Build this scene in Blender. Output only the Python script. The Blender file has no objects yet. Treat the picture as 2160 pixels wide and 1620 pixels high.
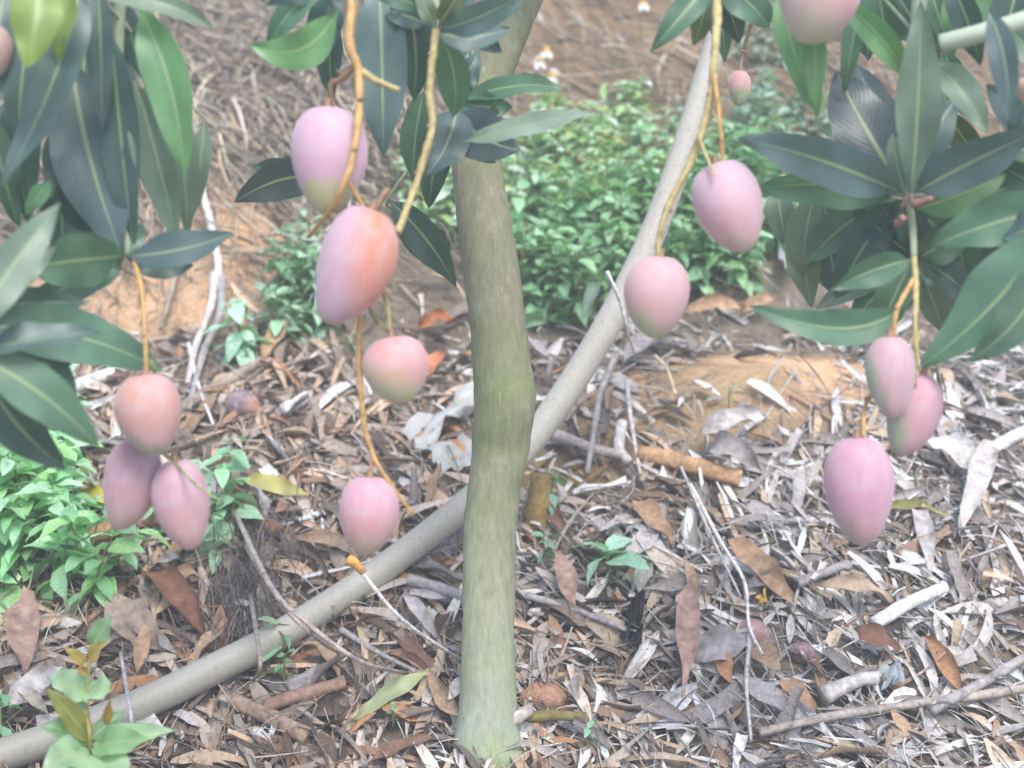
import bpy, math, random
import numpy as np
from mathutils import Vector, Matrix

random.seed(7)
rng = np.random.default_rng(11)
sc = bpy.context.scene
col = sc.collection
R = math.radians

# ------------------------------------------------------------------ camera
PITCH = R(11.0)
HFOV = R(40.0)
CAM = np.array([0.0, 0.0, 1.2])
FPX = 1080.0 / math.tan(HFOV / 2)
FWD = np.array([0.0, math.cos(PITCH), -math.sin(PITCH)])
UP = np.array([0.0, math.sin(PITCH), math.cos(PITCH)])
RIGHT = np.array([1.0, 0.0, 0.0])
cd = bpy.data.cameras.new("camera")
cam = bpy.data.objects.new("camera", cd)
col.objects.link(cam)
cam.location = CAM
cam.rotation_euler = (R(90) - PITCH, 0, 0)
cd.sensor_width = 36.0
cd.lens = 18.0 / math.tan(HFOV / 2)
cd.clip_start = 0.05
cd.clip_end = 500
cd.dof.use_dof = True
cd.dof.focus_distance = 2.65
cd.dof.aperture_fstop = cd.lens / 22.0         # opening about 22 mm
sc.camera = cam

# ------------------------------------------------------------------ sky, sun, exposure
SUN_EL, SUN_AZ = R(58), R(160)      # azimuth clockwise from +Y: behind the camera, to its right
w = bpy.data.worlds.new("World")
sc.world = w
w.use_nodes = True
nt = w.node_tree
nt.nodes.clear()
sky = nt.nodes.new("ShaderNodeTexSky")
sky.sky_type = 'NISHITA'
sky.sun_disc = False
sky.sun_elevation = SUN_EL
sky.sun_rotation = SUN_AZ
sky.air_density = 1.0
sky.dust_density = 2.0
sky.ozone_density = 0.6
bg = nt.nodes.new("ShaderNodeBackground")
bg.inputs[1].default_value = 0.15
out = nt.nodes.new("ShaderNodeOutputWorld")
nt.links.new(sky.outputs[0], bg.inputs[0])
nt.links.new(bg.outputs[0], out.inputs[0])
sd = bpy.data.lights.new("sun", 'SUN')
sd.energy = 1.5
sd.angle = R(25)
sd.color = (1.0, 0.98, 0.95)
sun = bpy.data.objects.new("sun", sd)
col.objects.link(sun)
sdir = Vector((math.sin(SUN_AZ) * math.cos(SUN_EL), math.cos(SUN_AZ) * math.cos(SUN_EL), math.sin(SUN_EL)))
sun.rotation_euler = sdir.to_track_quat('Z', 'Y').to_euler()
sun.location = (0, -5, 8)
sc.view_settings.view_transform = 'Standard'
sc.view_settings.look = 'None'
sc.view_settings.gamma = 1.0
sc.view_settings.exposure = 1.22
sc.view_settings.use_curve_mapping = False

# ------------------------------------------------------------------ helpers
def lin(r, g, b, k=1.0):
    f = lambda c: (c / 255 / 12.92 if c / 255 < 0.04045 else ((c / 255 + 0.055) / 1.055) ** 2.4) * k
    return (f(r), f(g), f(b), 1.0)

def P(px, py, d):
    """the world point seen at photo pixel (px, py) at depth d metres"""
    return CAM + d * (FWD + (px - 1080) / FPX * RIGHT + (810 - py) / FPX * UP)

_perm = rng.random((256, 256))
def vnoise(x, y):
    x = np.asarray(x, float); y = np.asarray(y, float)
    xi = np.floor(x).astype(int); yi = np.floor(y).astype(int)
    fx = x - xi; fy = y - yi
    fx = fx * fx * (3 - 2 * fx); fy = fy * fy * (3 - 2 * fy)
    g = lambda a, b: _perm[a % 256, b % 256]
    return (g(xi, yi) * (1 - fx) * (1 - fy) + g(xi + 1, yi) * fx * (1 - fy)
            + g(xi, yi + 1) * (1 - fx) * fy + g(xi + 1, yi + 1) * fx * fy) * 2 - 1

_py = np.array([-60, -3, 0, 2.0, 2.55, 3.0, 3.5, 3.85, 4.02, 4.6, 5.2, 6.0, 7.0, 9.0, 14, 40, 90])
_pz = np.array([-1.6, -.6, -.33, -.12, .0, .2, .43, .56, .72, .98, 1.38, 1.95, 2.5, 3.1, 3.5, 3.4, 3.3])
def H(x, y):
    x = np.asarray(x, float); y = np.asarray(y, float)
    yy = y + 0.10 * vnoise(x * 1.3 + 5, y * 0.4 + 9)
    z = np.interp(yy, _py, _pz)
    z = z + 0.07 * np.exp(-(((x - .62) / .34) ** 2 + ((y - 3.55) / .22) ** 2))
    near = np.exp(-np.maximum(np.abs(y - 4) - 4, 0) * .2)
    z = z + near * (0.035 * vnoise(x * 3.1, y * 3.1) + 0.018 * vnoise(x * 8 + 3, y * 8) + 0.008 * vnoise(x * 21, y * 21 + 7))
    return z

def N(x, y, e=0.03):
    n = np.array([-(H(x + e, y) - H(x - e, y)) / (2 * e), -(H(x, y + e) - H(x, y - e)) / (2 * e), 1.0])
    return n / np.linalg.norm(n)

_T = np.arange(1.4, 16, 0.008)
def G(px, py, lift=0.0):
    """where the sight line through a photo pixel meets the ground"""
    dv = FWD + (px - 1080) / FPX * RIGHT + (810 - py) / FPX * UP
    q = CAM[None, :] + _T[:, None] * dv[None, :]
    below = np.nonzero(q[:, 2] < H(q[:, 0], q[:, 1]))[0]
    p = q[below[0]] if len(below) else q[-1]
    return np.array([p[0], p[1], float(H(p[0], p[1])) + lift])

def depth(p):
    return float(np.dot(np.asarray(p) - CAM, FWD))

def to_px(p):
    v = np.asarray(p) - CAM
    d = float(np.dot(v, FWD))
    return 1080 + FPX * v[0] / d, 810 - FPX * float(np.dot(v, UP)) / d

def brighter(c, k=1.25):
    return tuple(min(.85, v * k) for v in c[:3]) + (1,)

def tag(o, label=None, cat=None, group=None, kind=None):
    if label: o["label"] = label
    if cat: o["category"] = cat
    if group: o["group"] = group
    if kind: o["kind"] = kind
    return o

def empty(name, loc):
    o = bpy.data.objects.new(name, None)
    o.empty_display_size = 0.05
    col.objects.link(o)
    o.location = loc
    WORLD[o] = np.array(loc, float)
    return o

WORLD = {}
def mesh_obj(name, verts, faces, mat, origin=(0, 0, 0), parent=None, uv=None, colr=None, smooth=True, ocol=None):
    """verts in world space; the object's own origin sits at ORIGIN"""
    verts = np.asarray(verts, float) - np.asarray(origin, float)
    me = bpy.data.meshes.new(name)
    me.from_pydata(verts.tolist(), [], faces if isinstance(faces, list) else faces.tolist())
    if smooth:
        me.polygons.foreach_set("use_smooth", np.ones(len(me.polygons), bool))
    if uv is not None:
        lay = me.uv_layers.new(name="uv")
        idx = np.empty(len(me.loops), int)
        me.loops.foreach_get("vertex_index", idx)
        lay.data.foreach_set("uv", np.asarray(uv, float)[idx].ravel())
    if colr is not None:
        at = me.color_attributes.new("tint", 'FLOAT_COLOR', 'POINT')
        at.data.foreach_set("color", np.asarray(colr, float).ravel())
    me.materials.append(mat)
    o = bpy.data.objects.new(name, me)
    col.objects.link(o)
    loc = np.asarray(origin, float)
    WORLD[o] = loc.copy()
    if parent is not None:
        o.parent = parent
        loc = loc - WORLD[parent]
    o.location = loc
    if ocol is not None:
        o.color = ocol
    return o

def catmull(pts, n):
    pts = [np.asarray(p, float) for p in pts]
    a = [2 * pts[0] - pts[1]] + pts + [2 * pts[-1] - pts[-2]]
    res = []
    for i in range(1, len(a) - 2):
        for k in range(n):
            t = k / n
            p0, p1, p2, p3 = a[i - 1], a[i], a[i + 1], a[i + 2]
            res.append(0.5 * (2 * p1 + (p2 - p0) * t + (2 * p0 - 5 * p1 + 4 * p2 - p3) * t * t + (3 * p1 - p0 - 3 * p2 + p3) * t ** 3))
    res.append(a[-2])
    return np.array(res)

def tube_geo(pts, rad, segs=10, sub=5, wob=0.0, flat=1.0, cap=True):
    """one closed, tapered tube through PTS"""
    pr = catmull([np.append(p, r) for p, r in zip(pts, rad)], sub)
    c, r = pr[:, :3], np.maximum(pr[:, 3], 1e-4)
    t = np.gradient(c, axis=0)
    t /= np.linalg.norm(t, axis=1)[:, None] + 1e-12
    ref = np.array([0.37, -0.86, 0.34])
    u = np.cross(t[0], ref); u /= np.linalg.norm(u)
    V = []
    for i in range(len(c)):
        u = u - t[i] * np.dot(u, t[i]); u /= np.linalg.norm(u)
        v = np.cross(t[i], u)
        for k in range(segs):
            a = 2 * math.pi * k / segs
            rr = r[i] * (1 + wob * float(vnoise(i * 0.9 + 31 * pts[0][0], k * 1.3)))
            V.append(c[i] + rr * (math.cos(a) * u + flat * math.sin(a) * v))
    F = []
    for i in range(len(c) - 1):
        for k in range(segs):
            k2 = (k + 1) % segs
            F.append((i * segs + k, i * segs + k2, (i + 1) * segs + k2, (i + 1) * segs + k))
    if cap:
        F.append(tuple(range(segs - 1, -1, -1)))
        b = (len(c) - 1) * segs
        F.append(tuple(b + k for k in range(segs)))
    # u runs along the tube in metres
    L = np.concatenate([[0], np.cumsum(np.linalg.norm(np.diff(c, axis=0), axis=1))])
    UV = [(L[i], k / segs) for i in range(len(c)) for k in range(segs)]
    return V, F, UV

def tube(name, pts, rad, mat, parent=None, segs=10, sub=5, wob=0.0, flat=1.0, ocol=None):
    V, F, UV = tube_geo(pts, rad, segs, sub, wob, flat)
    return mesh_obj(name, V, F, mat, pts[0], parent, UV, ocol=ocol)

# ------------------------------------------------------------------ materials
def newmat(name):
    m = bpy.data.materials.new(name)
    m.use_nodes = True
    n = m.node_tree.nodes
    return m, n, m.node_tree.links, n["Principled BSDF"]

def node(n, kind, **kw):
    x = n.new(kind)
    for k, v in kw.items():
        if isinstance(k, str) and hasattr(x, k):
            setattr(x, k, v)
    return x

def mixcol(n, l, fac, a, b, blend='MIX'):
    x = n.new("ShaderNodeMix"); x.data_type = 'RGBA'; x.blend_type = blend
    for s, v in ((0, fac), (6, a), (7, b)):
        if hasattr(v, "links") or hasattr(v, "is_linked"):
            l.new(v, x.inputs[s])
        else:
            x.inputs[s].default_value = v
    return x.outputs[2]

def math_(n, l, op, a, b=None, c=None, clamp=False):
    x = n.new("ShaderNodeMath"); x.operation = op; x.use_clamp = clamp
    for i, v in enumerate((a, b, c)):
        if v is None: continue
        if hasattr(v, "is_linked"): l.new(v, x.inputs[i])
        else: x.inputs[i].default_value = v
    return x.outputs[0]

def noise(n, l, scale, detail=3, vec=None, rough=0.55):
    x = n.new("ShaderNodeTexNoise")
    x.inputs["Scale"].default_value = scale
    x.inputs["Detail"].default_value = detail
    x.inputs["Roughness"].default_value = rough
    if vec is not None: l.new(vec, x.inputs["Vector"])
    return x.outputs[0]

def ramp(n, l, fac, stops):
    x = n.new("ShaderNodeValToRGB")
    e = x.color_ramp.elements
    while len(e) < len(stops): e.new(0.5)
    for el, (p, c) in zip(e, stops):
        el.position = p; el.color = c
    l.new(fac, x.inputs[0])
    return x.outputs[0]

def bump(n, l, bsdf, h, strength=0.3, dist=0.01):
    x = n.new("ShaderNodeBump")
    x.inputs["Strength"].default_value = strength
    x.inputs["Distance"].default_value = dist
    l.new(h, x.inputs["Height"])
    l.new(x.outputs[0], bsdf.inputs["Normal"])

def mat_leaf(name, midrib=(0.38, 0.48, 0.24, 1), rough=0.42, trans=0.25, veins=True, spec=0.65):
    m, n, l, b = newmat(name)
    oi = n.new("ShaderNodeObjectInfo")
    uv = n.new("ShaderNodeUVMap"); uv.uv_map = "uv"
    sep = n.new("ShaderNodeSeparateXYZ"); l.new(uv.outputs[0], sep.inputs[0])
    tc = n.new("ShaderNodeTexCoord")
    av = math_(n, l, 'ABSOLUTE', math_(n, l, 'SUBTRACT', sep.outputs[1], 0.5))
    wid = math_(n, l, 'MULTIPLY_ADD', sep.outputs[0], -0.042, 0.058)
    rib = math_(n, l, 'SUBTRACT', 1.0, math_(n, l, 'DIVIDE', av, wid), clamp=True)
    rib = math_(n, l, 'MULTIPLY', math_(n, l, 'POWER', rib, 0.5), 0.75)
    nz = noise(n, l, 14, 4, tc.outputs["Object"])
    shade = ramp(n, l, nz, [(0.25, (0.62, 0.66, 0.70, 1)), (0.75, (1.28, 1.24, 1.2, 1))])
    base = mixcol(n, l, 1.0, oi.outputs["Color"], shade, 'MULTIPLY')
    if veins:
        sp = ramp(n, l, noise(n, l, 38, 4, tc.outputs["Object"], 0.7), [(0.66, (0, 0, 0, 1)), (0.76, (0.55, 0.55, 0.55, 1))])
        base = mixcol(n, l, sp, base, (.16, .15, .09, 1))
        ph = math_(n, l, 'MULTIPLY_ADD', sep.outputs[0], 60.0, math_(n, l, 'MULTIPLY', av, -34.0))
        wv = math_(n, l, 'POWER', math_(n, l, 'ABSOLUTE', math_(n, l, 'SINE', ph)), 14.0)
        base = mixcol(n, l, math_(n, l, 'MULTIPLY', wv, 0.07), base, midrib)
        bump(n, l, b, math_(n, l, 'ADD', wv, math_(n, l, 'MULTIPLY', rib, 4.0)), 0.10, 0.002)
    base = mixcol(n, l, rib, base, midrib)
    l.new(base, b.inputs["Base Color"])
    rr = ramp(n, l, noise(n, l, 9, 2, tc.outputs["Object"]), [(0.3, (rough - .08,) * 3 + (1,)), (0.7, (rough + .12,) * 3 + (1,))])
    l.new(rr, b.inputs["Roughness"])
    b.inputs["Specular IOR Level"].default_value = spec
    tr = n.new("ShaderNodeBsdfTranslucent")
    l.new(mixcol(n, l, 1.0, base, (1.5, 1.9, 0.9, 1), 'MULTIPLY'), tr.inputs[0])
    mx = n.new("ShaderNodeMixShader"); mx.inputs[0].default_value = trans
    l.new(b.outputs[0], mx.inputs[1]); l.new(tr.outputs[0], mx.inputs[2])
    l.new(mx.outputs[0], n["Material Output"].inputs[0])
    return m

def mat_tint(name, rough=0.85, trans=0.0, attr=True, grain=60.0, amount=0.35, stretch=None):
    """colour from the mesh's own tint attribute or the object's colour, with grain"""
    m, n, l, b = newmat(name)
    if attr:
        a = n.new("ShaderNodeAttribute"); a.attribute_name = "tint"; c = a.outputs["Color"]
        tc = n.new("ShaderNodeNewGeometry"); vec = tc.outputs["Position"]
    else:
        a = n.new("ShaderNodeObjectInfo"); c = a.outputs["Color"]
        tc = n.new("ShaderNodeTexCoord"); vec = tc.outputs["Object"]
    if stretch:
        mp = n.new("ShaderNodeMapping"); mp.inputs["Scale"].default_value = stretch
        l.new(vec, mp.inputs[0]); vec = mp.outputs[0]
    nz = noise(n, l, grain, 5, vec, 0.65)
    nb = noise(n, l, grain * 0.25, 3, vec)
    k = math_(n, l, 'ADD', math_(n, l, 'MULTIPLY', nz, 0.6), math_(n, l, 'MULTIPLY', nb, 0.4))
    sh = ramp(n, l, k, [(0.3, (1 - amount,) * 3 + (1,)), (0.7, (1 + amount,) * 3 + (1,))])
    base = mixcol(n, l, 1.0, c, sh, 'MULTIPLY')
    l.new(base, b.inputs["Base Color"])
    b.inputs["Roughness"].default_value = rough
    b.inputs["Specular IOR Level"].default_value = 0.3
    bump(n, l, b, nz, 0.4, 0.004)
    if trans:
        tr = n.new("ShaderNodeBsdfTranslucent"); l.new(base, tr.inputs[0])
        mx = n.new("ShaderNodeMixShader"); mx.inputs[0].default_value = trans
        l.new(b.outputs[0], mx.inputs[1]); l.new(tr.outputs[0], mx.inputs[2])
        l.new(mx.outputs[0], n["Material Output"].inputs[0])
    return m

def mat_soil():
    m, n, l, b = newmat("soil")
    a = n.new("ShaderNodeAttribute"); a.attribute_name = "tint"
    g = n.new("ShaderNodeNewGeometry"); v = g.outputs["Position"]
    n1 = noise(n, l, 9, 6, v, 0.65); n2 = noise(n, l, 55, 5, v, 0.7); n3 = noise(n, l, 240, 3, v, 0.6)
    k = math_(n, l, 'ADD', math_(n, l, 'MULTIPLY', n1, 0.45), math_(n, l, 'MULTIPLY', n2, 0.55))
    sh = ramp(n, l, k, [(0.28, (0.42, 0.42, 0.45, 1)), (0.5, (0.95, 0.93, 0.92, 1)), (0.75, (1.45, 1.4, 1.35, 1))])
    l.new(mixcol(n, l, 1.0, a.outputs["Color"], sh, 'MULTIPLY'), b.inputs["Base Color"])
    b.inputs["Roughness"].default_value = 0.95
    b.inputs["Specular IOR Level"].default_value = 0.15
    hgt = math_(n, l, 'ADD', n2, math_(n, l, 'MULTIPLY', n3, 0.35))
    bump(n, l, b, hgt, 0.9, 0.018)
    return m

def mat_bark():
    m, n, l, b = newmat("mango_bark")
    tc = n.new("ShaderNodeTexCoord"); v = tc.outputs["Object"]
    mp = n.new("ShaderNodeMapping"); mp.inputs["Scale"].default_value = (1, 1, 0.22); l.new(v, mp.inputs[0])
    fine = noise(n, l, 95, 6, mp.outputs[0], 0.7)
    big = noise(n, l, 7, 4, v, 0.6)
    sep = n.new("ShaderNodeSeparateXYZ"); l.new(v, sep.inputs[0])
    hz = math_(n, l, 'MULTIPLY_ADD', sep.outputs[2], 1.25, math_(n, l, 'MULTIPLY', math_(n, l, 'SUBTRACT', big, 0.5), 0.9), clamp=True)
    # pale grey-green lichen film low on the stem, olive to brown above
    c = ramp(n, l, hz, [(0.05, lin(184, 190, 172, .8)), (0.3, lin(182, 184, 154, .83)), (0.62, lin(162, 164, 130, .8)), (1.0, lin(158, 156, 128, .78))])
    green = ramp(n, l, noise(n, l, 5, 3, v), [(0.42, (1, 1, 1, 1)), (0.68, (0.82, 0.95, 0.66, 1))])
    c = mixcol(n, l, 1.0, c, green, 'MULTIPLY')
    c = mixcol(n, l, 1.0, c, ramp(n, l, fine, [(0.3, (0.78, 0.78, 0.78, 1)), (0.7, (1.16, 1.16, 1.16, 1))]), 'MULTIPLY')
    # fine vertical cracks and lichen
    mp3 = n.new("ShaderNodeMapping"); mp3.inputs["Scale"].default_value = (1, 1, 0.1); l.new(v, mp3.inputs[0])
    cr = noise(n, l, 60, 5, mp3.outputs[0], 0.75)
    c = mixcol(n, l, ramp(n, l, cr, [(0.33, (0.3, 0.3, 0.3, 1)), (0.42, (0, 0, 0, 1))]), c, lin(96, 88, 62, .7))
    li = noise(n, l, 22, 5, v, 0.7)
    c = mixcol(n, l, ramp(n, l, li, [(0.56, (0, 0, 0, 1)), (0.74, (0.35, 0.35, 0.35, 1))]), c, lin(196, 204, 186, .85))
    # lenticels and pale scratches
    mp2 = n.new("ShaderNodeMapping"); mp2.inputs["Scale"].default_value = (1, 1, 0.16); l.new(v, mp2.inputs[0])
    vo = n.new("ShaderNodeTexVoronoi"); vo.inputs["Scale"].default_value = 48; l.new(mp2.outputs[0], vo.inputs["Vector"])
    dot = math_(n, l, 'LESS_THAN', vo.outputs["Distance"], 0.13)
    c = mixcol(n, l, math_(n, l, 'MULTIPLY', dot, 0.35), c, lin(205, 198, 165, .8))
    l.new(c, b.inputs["Base Color"])
    b.inputs["Roughness"].default_value = 0.85
    b.inputs["Specular IOR Level"].default_value = 0.25
    bump(n, l, b, math_(n, l, 'ADD', fine, math_(n, l, 'MULTIPLY', big, 1.5)), 0.55, 0.006)
    return m

def mat_stalk():
    m, n, l, b = newmat("fruit_stalk_skin")
    oi = n.new("ShaderNodeObjectInfo")
    tc = n.new("ShaderNodeTexCoord"); v = tc.outputs["Object"]
    nz = noise(n, l, 55, 4, v, 0.65)
    sh = ramp(n, l, nz, [(0.3, (0.62, 0.55, 0.45, 1)), (0.55, (1, 1, 1, 1)), (0.75, (1.2, 1.18, 1.1, 1))])
    l.new(mixcol(n, l, 1.0, oi.outputs["Color"], sh, 'MULTIPLY'), b.inputs["Base Color"])
    b.inputs["Roughness"].default_value = 0.6
    bump(n, l, b, nz, 0.5, 0.003)
    return m

def mat_pipe():
    m, n, l, b = newmat("weathered_pvc")
    uv = n.new("ShaderNodeUVMap"); uv.uv_map = "uv"
    g = n.new("ShaderNodeNewGeometry"); v = g.outputs["Position"]
    nz = noise(n, l, 6, 5, v, 0.6); nf = noise(n, l, 130, 4, v, 0.6)
    sep = n.new("ShaderNodeSeparateXYZ"); l.new(v, sep.inputs[0])
    # soil film near the ground, cleaner plastic higher up
    dirt = math_(n, l, 'ADD', math_(n, l, 'MULTIPLY_ADD', sep.outputs[2], -1.15, 0.62), math_(n, l, 'MULTIPLY_ADD', nz, 1.0, -0.5), clamp=True)
    c = mixcol(n, l, dirt, lin(206, 200, 187, .78), lin(160, 154, 136, .74))
    c = mixcol(n, l, 1.0, c, ramp(n, l, nf, [(0.3, (0.86, 0.86, 0.85, 1)), (0.65, (1.06, 1.06, 1.06, 1))]), 'MULTIPLY')
    vo = n.new("ShaderNodeTexVoronoi"); vo.inputs["Scale"].default_value = 22; l.new(v, vo.inputs["Vector"])
    sp = math_(n, l, 'LESS_THAN', vo.outputs["Distance"], 0.12)
    c = mixcol(n, l, math_(n, l, 'MULTIPLY', sp, 0.22), c, lin(105, 95, 80))
    l.new(c, b.inputs["Base Color"])
    b.inputs["Roughness"].default_value = 0.5
    bump(n, l, b, nf, 0.12, 0.002)
    return m

def mat_mango(name, top, mid, low, axis, lo, hi, flush=None, flush_dir=(1, 0, 0)):
    """three skin colours along AXIS (object space, -1..1 of the fruit), with an optional side flush"""
    m, n, l, b = newmat(name)
    tc = n.new("ShaderNodeTexCoord"); v = tc.outputs["Generated"]
    c0 = n.new("ShaderNodeVectorMath"); c0.operation = 'MULTIPLY_ADD'
    l.new(v, c0.inputs[0]); c0.inputs[1].default_value = (2, 2, 2); c0.inputs[2].default_value = (-1, -1, -1)
    dt = n.new("ShaderNodeVectorMath"); dt.operation = 'DOT_PRODUCT'
    l.new(c0.outputs[0], dt.inputs[0]); dt.inputs[1].default_value = axis
    nb = noise(n, l, 2.2, 4, v, 0.55)
    t = math_(n, l, 'ADD', dt.outputs["Value"], math_(n, l, 'MULTIPLY_ADD', nb, 0.7, -0.35))
    mr = n.new("ShaderNodeMapRange"); mr.interpolation_type = 'SMOOTHSTEP'
    l.new(t, mr.inputs[0]); mr.inputs[1].default_value = lo; mr.inputs[2].default_value = hi
    c = ramp(n, l, mr.outputs[0], [(0.0, low), (0.45, mid), (1.0, top)])
    if flush:
        d2 = n.new("ShaderNodeVectorMath"); d2.operation = 'DOT_PRODUCT'
        l.new(c0.outputs[0], d2.inputs[0]); d2.inputs[1].default_value = flush_dir
        m2 = n.new("ShaderNodeMapRange"); m2.interpolation_type = 'SMOOTHSTEP'
        l.new(math_(n, l, 'ADD', d2.outputs["Value"], math_(n, l, 'MULTIPLY_ADD', nb, 0.3, -0.15)), m2.inputs[0])
        m2.inputs[1].default_value = -0.12; m2.inputs[2].default_value = 0.6
        c = mixcol(n, l, m2.outputs[0], c, flush)
    # waxy bloom in soft patches, with tiny pale lenticels
    bl = ramp(n, l, noise(n, l, 4.5, 5, v, 0.65), [(0.35, (0.05, 0.05, 0.05, 1)), (0.7, (0.55, 0.55, 0.55, 1))])
    c = mixcol(n, l, bl, c, lin(216, 198, 204, .78))
    vo = n.new("ShaderNodeTexVoronoi"); vo.inputs["Scale"].default_value = 26; l.new(v, vo.inputs["Vector"])
    dots = math_(n, l, 'LESS_THAN', vo.outputs["Distance"], 0.16)
    c = mixcol(n, l, math_(n, l, 'MULTIPLY', dots, 0.4), c, lin(232, 214, 200, .85))
    mps = n.new("ShaderNodeMapping"); mps.inputs["Scale"].default_value = (1, 1, .18); l.new(v, mps.inputs[0])
    st = ramp(n, l, noise(n, l, 13, 4, mps.outputs[0], 0.7), [(0.66, (0, 0, 0, 1)), (0.74, (0.4, 0.4, 0.4, 1))])
    c = mixcol(n, l, st, c, lin(150, 116, 104, .75))
    stain = ramp(n, l, noise(n, l, 8, 5, v, 0.7), [(0.70, (1, 1, 1, 1)), (0.80, (0.62, 0.5, 0.45, 1))])
    c = mixcol(n, l, 0.6, c, stain, 'MULTIPLY')
    l.new(c, b.inputs["Base Color"])
    b.inputs["Roughness"].default_value = 0.62
    b.inputs["Specular IOR Level"].default_value = 0.35
    b.inputs["Sheen Weight"].default_value = 0.3
    b.inputs["Sheen Roughness"].default_value = 0.5
    b.inputs["Subsurface Weight"].default_value = 0.08
    b.inputs["Subsurface Radius"].default_value = (0.01, 0.005, 0.004)
    b.inputs["Subsurface Scale"].default_value = 0.5
    bump(n, l, b, noise(n, l, 60, 3, v), 0.06, 0.003)
    return m

M = {}
M['leaf'] = mat_leaf("mango_leaf")
M['weed'] = mat_leaf("weed_leaf", midrib=(0.36, 0.52, 0.3, 1), rough=0.48, trans=0.22, veins=False, spec=0.6)
M['dry'] = mat_tint("dry_leaf", 0.8, 0.12, attr=False, grain=45, amount=0.6)
M['litter'] = mat_tint("litter", 0.88, 0.08, attr=True, grain=90, amount=0.35)
M['twig'] = mat_tint("dead_twig", 0.85, 0, attr=False, grain=80, amount=0.6)
M['soil'] = mat_soil()
M['bark'] = mat_bark()
M['stalk'] = mat_stalk()
M['pipe'] = mat_pipe()
M['plastic'] = mat_tint("plastic_scrap", 0.45, 0.15, attr=False, grain=30, amount=0.15)
M['petal'] = mat_tint("flower_petal", 0.6, 0.2, attr=False, grain=200, amount=0.1)

# ------------------------------------------------------------------ ground
def axis_grid(lo, a, b, hi, fine, ratio=1.25):
    mid = np.arange(a, b + fine / 2, fine)
    left, s, x = [], fine, a
    while x > lo:
        s *= ratio; x -= s; left.append(x)
    right, s, x = [], fine, b
    while x < hi:
        s *= ratio; x += s; right.append(x)
    return np.concatenate([left[::-1], mid, right])

gx = axis_grid(-60, -2.6, 2.6, 60, 0.022)
gy = axis_grid(-50, 1.6, 6.6, 85, 0.022)
X, Y = np.meshgrid(gx, gy)
Z = H(X, Y)
nx, ny = len(gx), len(gy)
gv = np.stack([X.ravel(), Y.ravel(), Z.ravel()], 1)
ii, jj = np.meshgrid(np.arange(nx - 1), np.arange(ny - 1))
q = (jj * nx + ii).ravel()
gf = np.stack([q, q + 1, q + nx + 1, q + nx], 1)
c_dark = np.array(lin(158, 146, 128, .8)[:3]); c_tan = np.array(lin(236, 196, 154, 1.0)[:3])
c_red = np.array(lin(166, 140, 110, .8)[:3]); c_och = np.array(lin(202, 174, 134, .82)[:3])
def blob(x0, y0, sx, sy, wob=.55):
    d = ((X - x0) / sx) ** 2 + ((Y - y0) / sy) ** 2 + wob * vnoise(X * 5 + x0 * 9, Y * 5) + .3 * vnoise(X * 14, Y * 14)
    return np.clip(1.25 - d, 0, 1)[..., None]
tint = np.broadcast_to(c_dark, X.shape + (3,)).copy()
bank = np.clip((Y - 4.15 + .25 * vnoise(X * 2, Y * 2)) / .5, 0, 1)[..., None]
tint = tint * (1 - bank) + (c_red * .85 + c_och * .15) * bank
def patch(px, py, sx, sy, c, k=1.0):
    global tint
    p = G(px, py)
    m = blob(p[0], p[1], sx, sy) * k
    tint = tint * (1 - m) + c * m
patch(1610, 770, .42, .2, c_tan); patch(1440, 850, .28, .16, c_och, .8)
patch(540, 560, .34, .28, c_tan, .85); patch(470, 420, .2, .25, c_tan, .95); patch(240, 660, .3, .2, c_tan, .8)
patch(650, 1400, .12, .06, c_tan, .7); patch(1150, 1470, .09, .05, np.array(lin(190, 135, 105)[:3]), 1)
patch(930, 1210, .1, .08, c_och, .7); patch(1240, 930, .3, .16, c_och * .8, .8)
patch(1150, 1040, .13, .09, np.array(lin(172, 146, 84, .75)[:3]), .9)
patch(1900, 840, .2, .1, c_tan, .4)
tint = np.concatenate([tint, np.ones(X.shape + (1,))], -1).reshape(-1, 4)
ground = mesh_obj("ground", gv, gf, M['soil'], colr=tint)
tag(ground, "sloping orchard ground of brown and orange soil", kind="structure")

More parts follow.
